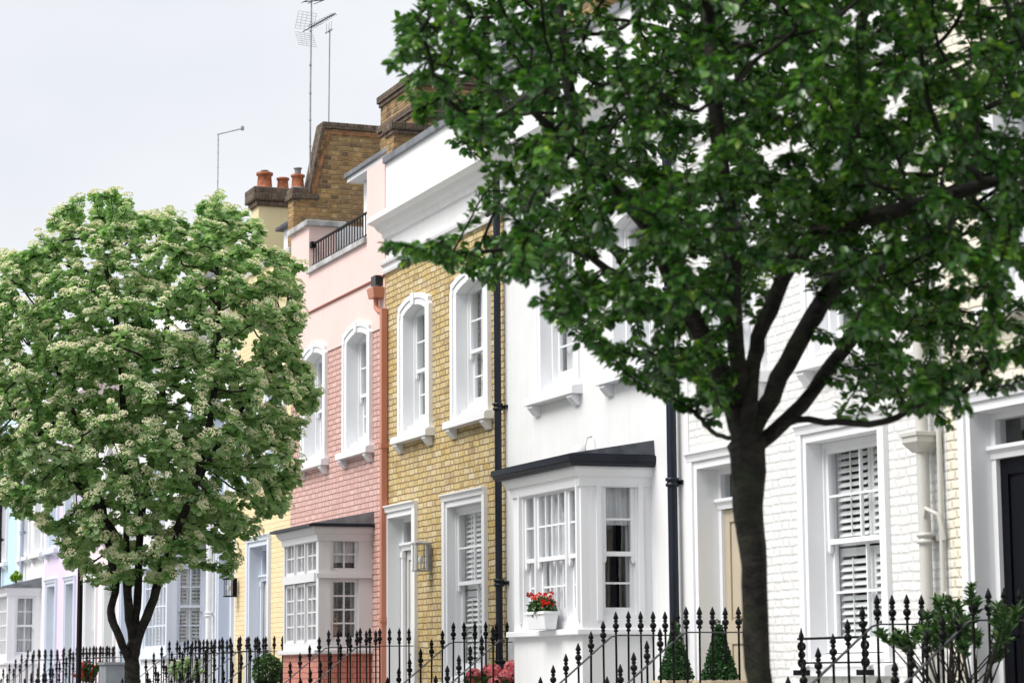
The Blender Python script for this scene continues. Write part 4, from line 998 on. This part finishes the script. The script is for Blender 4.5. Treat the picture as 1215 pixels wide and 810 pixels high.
# ---------- flowering tree (left)
T2 = (-25.744, 5.70)
poly2 = [(-2.11, 6.01), (-1.55, 6.29), (-1.46, 6.38), (-1.25, 6.29), (-1.21, 6.46), (-1.15, 6.78), (-0.95, 6.82), (-0.68, 6.95), (-0.45, 7.01), (-0.11, 6.97), (-0.04, 6.78), (0.1, 6.62), (0.27, 6.79), (0.47, 6.76), (0.54, 6.62), (0.67, 6.86), (0.84, 7.0), (1.12, 6.93), (1.25, 6.76), (1.49, 6.54), (1.66, 6.26), (1.83, 6.13), (1.9, 5.82), (1.97, 5.55), (1.83, 5.35), (1.87, 5.07), (2.05, 4.77), (1.97, 4.39), (1.84, 3.99), (1.86, 3.62), (1.72, 3.39), (1.49, 3.16), (1.21, 2.97), (1.11, 2.6), (0.96, 2.59), (0.85, 2.7), (0.71, 2.61), (0.61, 2.77), (0.43, 2.56), (0.11, 2.61), (-0.26, 2.52), (-0.5, 2.62), (-0.77, 2.69), (-0.83, 2.94), (-1.03, 2.88), (-0.92, 3.08), (-1.06, 3.29), (-1.3, 3.25), (-1.39, 3.46), (-1.48, 3.35), (-2.2, 3.46), (-2.3, 5.2)]
limbs2 = [
 [(-25.74, 5.71, -.1), (-25.74, 5.71, .6), (-25.74, 5.71, 1.15), (-25.74, 5.7, 1.7), (-25.74, 5.72, 1.92)],
 [(-25.75, 5.68, 1.7), (-25.69, 5.55, 2.01), (-25.74, 5.45, 2.29), (-25.82, 5.51, 2.61), (-26.08, 5.4, 3.46), (-26.49, 5.18, 4.44), (-26.8, 4.94, 5.24)],
 [(-25.74, 5.72, 1.92), (-25.76, 5.65, 2.34), (-25.68, 5.6, 2.98), (-25.58, 5.56, 3.99), (-25.43, 5.42, 5.27), (-25.4, 5.21, 6.29)],
 [(-25.74, 5.72, 1.92), (-25.83, 5.76, 2.52), (-25.91, 5.83, 3.46), (-25.94, 6.02, 4.6), (-26.01, 6.11, 5.86)],
 [(-25.73, 5.74, 1.95), (-25.68, 5.87, 2.33), (-25.62, 6.01, 2.79), (-25.41, 6.28, 3.62), (-25.3, 6.82, 4.56), (-25.32, 7.31, 5.15)],
 [(-25.62, 6.01, 2.79), (-24.98, 6.27, 3.95), (-24.63, 6.35, 5.2), (-24.84, 6.34, 6.44)],
 [(-25.68, 5.6, 2.98), (-25.49, 4.99, 3.69), (-25.39, 4.42, 4.3), (-25.76, 4.02, 4.79)]]
A2 = crown_points((T2[0], T2[1], 4.75), (2.4, 2.35, 2.65), 4300, poly2, 26.03, -4.177, .6, -1.45, 33)
P2, par2 = colonise(limbs2, A2, step=.09, infl=.5, kill=.12)
t2 = thing('street_tree', (T2[0], T2[1], 0), 'rounded tree covered in cream blossom on the left, in front of the pale terraced houses', 'tree', 'trees along the kerb')
r2, ch2, acc2 = tree_mesh(P2, par2, .084, .003, 2.2)
branch_object('trunk', P2, par2, r2, ch2, t2, (T2[0], T2[1], 0))
V, Fq, tn = foliage(P2, par2, r2, acc2, 15, .076, LEAF_B, 6, .05, .95, 6)
mesh_arrays('crown', V, Fq, M['leaf_thorn'], t2, tn, loc=(T2[0], T2[1], 0))
print('tree2 nodes', len(P2), 'leaves', len(V)//7)
def florets(C, Nn, rad, npet, size, seed, dome=.45):
    """flat-topped flower heads made of many small petals"""
    rg = np.random.default_rng(seed); n = len(C); Nn = unit(Nn)
    a = unit(np.cross(Nn, rg.normal(size=(n, 3)))); b = np.cross(Nn, a)
    rr = np.sqrt(rg.random((n, npet, 1)))*rad.reshape(-1, 1, 1); th = rg.random((n, npet, 1))*2*PI
    off = a[:, None]*rr*np.cos(th)+b[:, None]*rr*np.sin(th)+Nn[:, None]*(rad.reshape(-1, 1, 1)*dome*(1-(rr/rad.reshape(-1, 1, 1))**2)+.006*rg.random((n, npet, 1)))
    P = (C[:, None]+off).reshape(-1, 3); N = np.repeat(Nn, npet, 0)+rg.normal(size=(n*npet, 3))*.45
    D = unit(np.cross(N, rg.normal(size=(n*npet, 3))))
    t = np.repeat(rg.random(n), npet)*.55+rg.random(n*npet)*.45
    return leaves(P-D*size*.5, D, N, size*(.7+.6*rg.random(n*npet)), LEAF_B, t)
tips = np.where(acc2 <= 1.5)[0]; cen = np.array([T2[0], T2[1], 4.75]); rel = (P2[tips]-cen)/np.array([2.3, 2.3, 2.5])
rad_ = np.linalg.norm(rel, axis=1); sel = tips[(rad_ > .55) & (RNG.random(len(tips)) < .6+.4*(rel[:, 2] > -.3))]
Nf = unit((P2[sel]-cen))*.8+np.array([0, 0, .9])
V, Fq, tn = florets(P2[sel]+unit(Nf)*.05, Nf, .042+.034*RNG.random(len(sel)), 48, .018, 9)
mesh_arrays('blossom', V, Fq, M['petal_cream'], t2, tn, loc=(T2[0], T2[1], 0)); print('blossoms', len(sel))

def bush(parent, name, C, rad, n, size, mat, shape=LEAF_B, shell=.6, seed=1, cone=False, flat=0):
    rg = np.random.default_rng(seed); U = unit(rg.normal(size=(n, 3))); k = shell+(1-shell)*rg.random((n, 1))
    if cone:
        z = 1-np.sqrt(rg.random(n)); th = rg.random(n)*2*PI; r = (1-z)*(.75+.25*rg.random(n))+.03*rg.random(n)
        P = np.stack([np.cos(th)*r*rad[0], np.sin(th)*r*rad[1], z*rad[2]], 1)+np.array(C); U = unit(np.stack([np.cos(th), np.sin(th), np.full(n, .45)], 1))
    else: P = np.array(C)+U*k*np.array(rad)*(1+.12*cheap_noise(U, 1.2, seed).reshape(-1, 1))
    D = unit(U+rg.normal(size=(n, 3))*.7); N = U+rg.normal(size=(n, 3))*.5+np.array([0, 0, .5])
    V, Fq, tn = leaves(P, D, N, size*(.6+.7*rg.random(n)), shape)
    return mesh_arrays(name, V, Fq, mat, parent, tn, loc=tuple(wloc(parent)))
def pot_obj(parent, x, y, z, r, hgt, mat, name='pot', square=False):
    mb = MB()
    if square:
        mb.add([(x+sx*rr, y+sy*rr, zz) for zz, rr in ((z, r*.82), (z+hgt, r)) for sx, sy in ((-1, -1), (1, -1), (1, 1), (-1, 1))], [(0, 1, 2, 3), (4, 5, 6, 7), (0, 1, 5, 4), (1, 2, 6, 5), (2, 3, 7, 6), (3, 0, 4, 7)])
        mb.box(x-r-.015, x+r+.015, y-r-.015, y+r+.015, z+hgt-.04, z+hgt+.003, Frame())
    else: mb.lathe([(r*.7, 0), (r*.95, hgt*.85), (r*1.06, hgt*.86), (r*1.06, hgt), (r*.9, hgt), (r*.88, hgt*.93)], (x, y, z), 20)
    o = mb.build(name, mat, parent, .004)
    s = MB(); s.lathe([(.001, 0), (r*.88, 0), (r*.88, .004)], (x, y, z+hgt-.02), 16); s.build('soil', M['soil'], parent)
    return o
for x, lab in ((-20.15, 'clipped cone tree in a buff pot on the left of the beige front door'), (-19.24, 'clipped cone tree in a buff pot close beside the trunk of the dark tree')):
    t = thing('topiary_cone', (x, 9.6, 1.04), lab, 'topiary', 'clipped cone trees beside the beige door')
    pot_obj(t, x, 9.6, 1.04, .17, .47, M['clay_pale'], square=True)
    bush(t, 'foliage', (x, 9.6, 1.52), (.165, .165, .54), 3800, .022, M['leaf_box'], cone=True, seed=int(-x*10))
    mb = MB(); mb.lathe([(.14, 0), (.10, .2), (.04, .42), (.01, .5)], (x, 9.6, 1.52), 10); mb.build('inner_growth', M['leaf_box'], t)
t = thing('box_ball', (-33.3, 9.35, 1.04), 'round clipped box bush in front of the pale yellow house', 'bush')
pot_obj(t, -33.3, 9.35, 1.04, .17, .42, M['terracotta']); bush(t, 'foliage', (-33.3, 9.35, 1.66), (.22, .22, .22), 4200, .028, M['leaf_bay'], shell=.8, seed=3)
# hydrangeas
def hydrangea(x, y, lab, heads, seed):
    t = thing('hydrangea', (x, y, 1.04), lab, 'flowering plant', 'pink hydrangeas on the steps'); pot_obj(t, x, y, 1.04, .2, .32, M['zinc'])
    bush(t, 'foliage', (x, y, 1.42), (.25, .22, .14), 500, .09, M['leaf_bay'], shell=.3, seed=seed)
    C = np.array(heads)+np.array([x, y, 0]); n = len(C); rg = np.random.default_rng(seed)
    P = []; D = []; N = []
    for c in C:
        U = unit(rg.normal(size=(170, 3))); P.append(c+U*.085*np.array([1, 1, .85])); N.append(U); D.append(np.cross(U, rg.normal(size=(170, 3))))
    V, Fq, tn = leaves(np.vstack(P), np.vstack(D), np.vstack(N)+rg.normal(size=(170*n, 3))*.3, .034*(.8+.4*rg.random(170*n)), LEAF_B); mesh_arrays('flower_heads', V, Fq, M['petal_pink'], t, tn, loc=(x, y, 1.04))
hydrangea(-24.74, 9.4, 'pink hydrangea in front of the yellow brick house window, left of the black downpipe', [(-.1, 0, 1.52), (.03, -.1, 1.57), (.05, .08, 1.61), (.15, .0, 1.47), (-.02, .05, 1.44), (.1, -.12, 1.43)], 5)
hydrangea(-24.16, 9.42, 'pink hydrangea against the foot of the white stucco bay', [(-.12, 0, 1.54), (.0, -.1, 1.61), (.08, .08, 1.65), (.14, .0, 1.56), (-.02, .05, 1.47), (.12, -.12, 1.48)], 6)
# geraniums on the bay sill
t = thing('window_box', (-22.28, 9.13, 2.05), 'white planter of red geraniums on the sill of the white stucco bay', 'planter')
mb = MB(); x0, x1, y0, y1, z0, z1 = -22.50, -22.02, 9.04, 9.20, 2.025, 2.20
mb.add([(x, y, z) for z, e in ((z0, -.02), (z1, 0)) for x, y in ((x0-e, y0-e), (x1+e, y0-e), (x1+e, y1+e), (x0-e, y1+e))], [(0, 1, 2, 3), (4, 5, 6, 7), (0, 1, 5, 4), (1, 2, 6, 5), (2, 3, 7, 6), (3, 0, 4, 7)])
mb.box(x0-.01, x1+.01, y0-.01, y1+.01, z1-.025, z1+.005, Frame()); mb.build('box', M['trim'], t, .004)
bush(t, 'foliage', (-22.26, 9.12, 2.25), (.25, .10, .08), 420, .05, M['leaf_bay'], shell=.2, seed=8)
rg = np.random.default_rng(4); C = np.array([-22.26, 9.12, 2.31])+rg.uniform(-1, 1, size=(26, 3))*np.array([.27, .11, .065]); N = rg.normal(size=(26, 3))*.5+np.array([0, -.6, .8])
V, Fq, tn = florets(C, N, .024+.012*rg.random(26), 22, .02, 12, .7); mesh_arrays('red_blossom', V, Fq, M['petal_red'], t, tn, loc=(-22.28, 9.13, 2.05))
C = np.array([-22.18, 9.10, 2.30])+rg.uniform(-1, 1, size=(8, 3))*np.array([.2, .11, .07]); V, Fq, tn = florets(C, np.tile([0, -.6, .8], (8, 1))+rg.normal(size=(8, 3))*.3, np.full(8, .02), 14, .02, 13, .7); mesh_arrays('pale_blossom', V, Fq, M['petal_white'], t, tn, loc=(-22.28, 9.13, 2.05))
# shrub by the cream house door
def stem_shrub(x, y, lab, H, R, n, mat, size, shape, seed, name='shrub', flowers=None, potm=None, z0=1.04, zc=None, dense=46):
    t = thing(name, (x, y, z0), lab, 'shrub'); rg = np.random.default_rng(seed)
    if potm: pot_obj(t, x, y, z0, .19, .36, potm)
    mb = MB(); P = []; D = []
    for i in range(n):
        a = rg.random()*2*PI; rr = R*math.sqrt(rg.random()); ex, ey = math.cos(a)*rr, math.sin(a)*rr*.8; hz = H*(.70+.3*rg.random())*(1-.22*(rr/R)**2)
        p0 = np.array([x+ex*.12, y+ey*.12, z0+(.3 if potm else 0)]); p2 = np.array([x+ex, y+ey, z0+hz]); p1 = (p0+p2)/2+rg.normal(size=3)*.04+np.array([0, 0, .06])
        q = [((1-s)**2)*p0+2*s*(1-s)*p1+s*s*p2 for s in np.linspace(0, 1, 7)]
        mb.tube([tuple(k) for k in q], [.009, .008, .007, .006, .005, .004, .002], 5)
        for s in rg.random(dense)*(.24 if size > .0625 and shape is LEAF_C else .55)+(.76 if size > .0625 and shape is LEAF_C else .45):
            pp = ((1-s)**2)*p0+2*s*(1-s)*p1+s*s*p2; P.append(pp); dd = rg.normal(size=3); dd[2] = abs(dd[2])*.6+.2; D.append(dd+.6*(p2-p1))
    mb.build('stems', M['bark'], t); P = np.array(P); D = np.array(D)
    V, Fq, tn = leaves(P, D, rg.normal(size=P.shape)+np.array([0, 0, .6]), size*(.7+.6*rg.random(len(P))), shape); mesh_arrays('foliage', V, Fq, mat, t, tn, loc=(x, y, z0))
    if flowers:
        k = rg.choice(len(P), flowers[1]); C = P[k]+np.array([0, -.03, .02]); V, Fq, tn = florets(C, rg.normal(size=C.shape)*.5+np.array([0, -.5, .8]), np.full(len(C), flowers[2]), 12, flowers[3], seed+1, .6); mesh_arrays('blossom', V, Fq, flowers[0], t, tn, loc=(x, y, z0))
    return t
stem_shrub(-15.2, 9.45, 'loose evergreen shrub behind the railing, left of the black front door', 1.14, .60, 22, M['leaf_bay'], .066, LEAF_C, 14, potm=M['zinc'], dense=60)
stem_shrub(-14.42, 9.2, 'taller evergreen shrub against the black front door at the right edge', 1.26, .46, 18, M['leaf_bay'], .064, LEAF_C, 15, potm=M['zinc'], dense=60)
stem_shrub(-37.0, 9.05, 'white flowering shrub in front of the white bay window, right of the tree trunk', .92, .34, 18, M['leaf_thorn'], .05, LEAF_B, 16, flowers=(M['petal_white'], 90, .022, .02), potm=M['zinc'])
stem_shrub(-45.3, 9.2, 'planter of red flowers beside the black post', .95, .36, 14, M['leaf_bay'], .06, LEAF_B, 17, name='flower_planter', flowers=(M['petal_red'], 120, .034, .026), potm=M['terracotta'])
stem_shrub(-55.95, 9.62, 'lime green bush on top of the far left bay window roof', .34, .16, 10, M['leaf_lime'], .06, LEAF_B, 18, z0=3.68, name='potted_bush')
t = thing('planter_box', (-42.1, 9.0, 0), 'tall grey planter box beside the flowering tree trunk', 'planter'); mb = MB(); mb.box(-42.45, -41.9, 8.8, 9.15, 0, 1.78, Frame()); mb.box(-42.48, -41.87, 8.77, 9.18, 1.781, 1.83, Frame()); mb.build('box', M['zinc'], t, .01)
mb = MB(); mb.box(-42.4, -41.95, 8.85, 9.1, 1.8305, 1.835, Frame()); mb.build('soil', M['soil'], t)
# soft toy in the pink bay window
t = thing('soft_toy', (-30.60, 9.48, 2.05), 'small tan soft toy looking out of the pink house bay window', 'soft toy')
mb = MB(); c = (-30.58, 9.50, 2.30); mb.ball(c, .055, 12, 1.05); mb.ball((c[0], c[1]-.045, c[2]+.05), .02); mb.ball((c[0], c[1]+.045, c[2]+.05), .02); mb.ball((c[0]+.035, c[1], c[2]-.015), .034, 10); mb.ball((c[0]-.01, c[1], c[2]-.13), .075, 12, 1.2); mb.build('body', M['teddy'], t)
mb = MB(); mb.ball((c[0]+.068, c[1], c[2]-.01), .014, 8); mb.ball((c[0]+.047, c[1]-.022, c[2]+.015), .007, 6); mb.ball((c[0]+.047, c[1]+.022, c[2]+.015), .007, 6); mb.build('face', M['black'], t)
mb = MB(); mb.box(-30.75, -30.56, 9.35, 9.65, 1.925, 2.10, Frame()); mb.build('shelf', M['room'], HOUSES['pink'])

# ================================================================== AERIALS, LAMP POST
a = thing('tv_aerial', (-34.55, 10.36, 8.9), 'tall mast aerial with a long yagi and wire mesh reflector, above the terracotta chimney pots', 'aerial')
mb = MB(); mx, my = -34.56, 10.33; mb.tube([(mx, my, 8.3), (mx+.0, my, 10.6), (mx-.01, my+.02, 12.6)], [.016, .015, .012], 8)
for z in (9.7, 10.12, 10.55, 11.0, 11.55): mb.lathe([(.019, 0), (.022, .01), (.019, .03)], (mx, my, z), 8)
mb.build('mast', M['galv'], a)
D = np.array([.975, .2, .04]); D /= np.linalg.norm(D); S = np.array([-.2, .975, 0]); c = np.array([mx, my, 11.62])
mb = MB(); mb.tube([tuple(c-D*.25), tuple(c+D*.80)], .008, 6)
for k in range(11):
    p = c+D*(.05+.07*k); l = .085-.003*k; mb.tube([tuple(p-S*l), tuple(p+S*l)], .004, 5); mb.tube([tuple(p-np.array([0, 0, 1])*.02), tuple(p+np.array([0, 0, 1])*.02)], .004, 5)
mb.build('yagi_boom', M['iron'], a)
mb = MB(); Z = np.array([0, 0, 1.])
for sgn in (1, -1):
    for k in range(7):
        p0 = c-D*(.22-.02*k)+Z*sgn*(.03+.04*k); mb.tube([tuple(p0-S*.16), tuple(p0+S*.16)], .0028, 4)
    for s in (-.16, -.08, 0, .08, .16): mb.tube([tuple(c-D*.22+Z*sgn*.03+S*s), tuple(c-D*.10+Z*sgn*.27+S*s)], .0028, 4)
mb.build('mesh_reflector', M['galv'], a)
mb = MB()
for k in range(3): mb.tube([(mx-.1, my-.12+.1*k, 12.03), (mx+.08, my+.0+.12*k, 12.08)], .006, 5)
mb.tube([(mx, my-.12, 12.02), (mx, my+.2, 12.08)], .008, 5); mb.build('upper_yagi', M['iron'], a)
a = thing('tv_aerial', (-34.55, 10.75, 9.9), 'thin pale aerial mast just right of the tall one, with a small folded head', 'aerial'); mb = MB(); mx, my = -34.55, 10.62
mb.tube([(mx, my, 9.3), (mx, my+.02, 11.62)], .011, 8); mb.build('mast', M['galv'], a)
mb = MB(); c = np.array([mx, my, 11.58]); mb.tube([tuple(c-D*.10), tuple(c+D*.12)], .012, 6)
for k in range(3): mb.tube([tuple(c+D*(.08*k-.08)+Z*-.02), tuple(c+D*(.08*k-.06)+Z*.14)], .004, 5)
mb.build('head', M['galv'], a)
a = thing('tv_aerial', (-41.5, 11.4, 9.3), 'slim aerial with one horizontal arm against the sky above the blossom tree', 'aerial'); mb = MB(); mx, my = -41.56, 11.4
mb.tube([(mx, my-.74, 10.0), (mx, my-.74, 11.46)], .010, 8)
for k in range(9): mb.lathe([(.013, 0), (.013, .02)], (mx, my-.74, 10.3+.13*k), 6)
mb.build('mast', M['galv'], a)
mb = MB(); mb.tube([(mx, my-.76, 11.45), (mx+.12, my-.32, 11.57)], .011, 6); mb.box(mx+.09, mx+.15, my-.34, my-.29, 11.54, 11.61, Frame()); mb.build('arm', M['galv'], a)
a.location = (mx, my-.74, 10.0)
for c_ in a.children: c_.location = Vector((0, 0, 0))+(c_.location-(Vector((mx, my-.74, 10.0))-Vector((-41.5, 11.4, 9.3))))
mb = MB(); F = Frame(); mb.box(-41.75, -41.35, 10.45, 10.95, 7.4, 10.05, F)
mb.build('chimney_stack', M['brick_old'], HOUSES['white_a'])
p = thing('street_post', (-28.95, 5.75, 0), 'slim black street lamp post rising into the blossom tree at the left', 'lamp post')
mb = MB(); mb.lathe([(.085, -.1), (.085, .5), (.06, .6), (.036, .66), (.033, 3.6), (.03, 3.62)], (-28.95, 5.75, 0), 16); mb.build('pole', M['iron'], p)
mb = MB(); x, y = -28.95, 5.75
mb.lathe([(.03, 3.6), (.10, 3.66), (.10, 3.68)], (x, y, 0), 8); mb.lathe([(.17, 4.02), (.19, 4.04), (.08, 4.18), (.03, 4.2), (.02, 4.27)], (x, y, 0), 8)
for k in range(4):
    a_ = PI/4+k*PI/2; mb.tube([(x+.10*math.cos(a_), y+.10*math.sin(a_), 3.67), (x+.17*math.cos(a_), y+.17*math.sin(a_), 4.03)], .008, 5)
mb.build('lantern_frame', M['iron'], p)
mb = MB(); mb.lathe([(.09, 3.682), (.155, 4.018)], (x, y, 0), 4); mb.build('lantern_glass', M['glass'], p)

# ================================================================== GROUND
def slab(name, x0, x1, y0, y1, z0, z1, m, bev=0):
    mb = MB(); mb.box(x0, x1, y0, y1, z0, z1, Frame()); return tag(mb.build(name, m, None, bev), kind='structure')
mb = MB(); mb.quad([(-400, -300, -.16), (300, -300, -.16), (300, 400, -.16), (-400, 400, -.16)]); tag(mb.build('ground', M['concrete']), kind='structure')
slab('road', -120, 60, 1.2, 5.08, -.159, -.12, M['asphalt'])
slab('pavement', -120, 60, 5.22, 7.78, -.15, 0, M['concrete']); slab('far_pavement', -120, 60, -1.5, 1.05, -.15, 0, M['concrete'])
slab('kerb', -120, 60, 5.081, 5.219, -.15, .003, M['kerb'], .01); slab('far_kerb', -120, 60, 1.051, 1.199, -.15, .003, M['kerb'], .01)
slab('front_area', -66, -11.3, 7.781, 9.995, -.15, -.02, M['stone'])
slab('road_line', -120, 60, 4.84, 4.90, -.121, -.116, M['line'])

# ================================================================== CAMERA
f_px, A, P, R = 2800., math.radians(21.6), math.atan(392/2800), 0.0076
fw = Vector((-math.cos(A)*math.cos(P), math.sin(A)*math.cos(P), math.sin(P))); rt = Vector((math.sin(A), math.cos(A), 0)); up = rt.cross(fw)
r2 = rt*math.cos(R)-up*math.sin(R); u2 = up*math.cos(R)+rt*math.sin(R)
cam = bpy.data.objects.new('camera', bpy.data.cameras.new('camera')); COL.objects.link(cam); sc.camera = cam
m4 = Matrix((r2, u2, -fw)).transposed().to_4x4(); m4.translation = (0, 0, 1.6); cam.matrix_world = m4
cam.data.sensor_width = 36; cam.data.lens = f_px/1215*36; cam.data.clip_end = 2000; cam.data.clip_start = .05
cam.data.dof.use_dof = True; cam.data.dof.focus_distance = 26.5; cam.data.dof.aperture_fstop = 3.4

# ================================================================== LIGHT
SUN_EL, SUN_AZ = math.radians(52), math.radians(-86)        # azimuth measured from +X towards +Y: sun behind the camera's shoulder
w = bpy.data.worlds.new('World'); sc.world = w; w.use_nodes = True; nt = w.node_tree; nt.nodes.clear()
sky = nt.nodes.new('ShaderNodeTexSky'); sky.sky_type = 'NISHITA'; sky.sun_disc = False; sky.sun_elevation = SUN_EL; sky.sun_rotation = PI/2-SUN_AZ
sky.dust_density = 4; sky.air_density = 1; sky.ozone_density = 1
mx = nt.nodes.new('ShaderNodeMix'); mx.data_type = 'RGBA'; mx.inputs[0].default_value = .88; mx.inputs[7].default_value = (7.25, 7.38, 7.6, 1)
bg = nt.nodes.new('ShaderNodeBackground'); bg.inputs[1].default_value = .10; wo = nt.nodes.new('ShaderNodeOutputWorld')
tc = nt.nodes.new('ShaderNodeTexCoord'); cn = nt.nodes.new('ShaderNodeTexNoise'); cn.inputs['Scale'].default_value = 3.2; cn.inputs['Detail'].default_value = 5; mpw = nt.nodes.new('ShaderNodeMapping'); mpw.inputs['Scale'].default_value = (1, 1, 2.4)
nt.links.new(tc.outputs['Generated'], mpw.inputs[0]); nt.links.new(mpw.outputs[0], cn.inputs['Vector'])
cr = nt.nodes.new('ShaderNodeValToRGB'); cr.color_ramp.elements[0].position = .35; cr.color_ramp.elements[1].position = .65; cr.color_ramp.elements[0].color = (6.8, 6.98, 7.35, 1); cr.color_ramp.elements[1].color = (7.85, 7.95, 8.1, 1)
nt.links.new(cn.outputs[0], cr.inputs[0]); nt.links.new(cr.outputs[0], mx.inputs[7])
nt.links.new(sky.outputs[0], mx.inputs[6]); nt.links.new(mx.outputs[2], bg.inputs[0]); nt.links.new(bg.outputs[0], wo.inputs[0])
sd = bpy.data.lights.new('sun', 'SUN'); sd.energy = 3.0; sd.angle = math.radians(35); sd.color = (1, .975, .94)
so = bpy.data.objects.new('sun', sd); COL.objects.link(so)
sdir = Vector((math.cos(SUN_EL)*math.cos(SUN_AZ), math.cos(SUN_EL)*math.sin(SUN_AZ), math.sin(SUN_EL)))
so.rotation_euler = (-sdir).to_track_quat('-Z', 'Y').to_euler(); so.location = (-20, 0, 20)
sc.view_settings.view_transform = 'Standard'; sc.view_settings.look = 'None'; sc.view_settings.gamma = 1; sc.view_settings.exposure = .42
sc.render.engine = 'CYCLES'; sc.cycles.transparent_max_bounces = 24; sc.cycles.max_bounces = 8
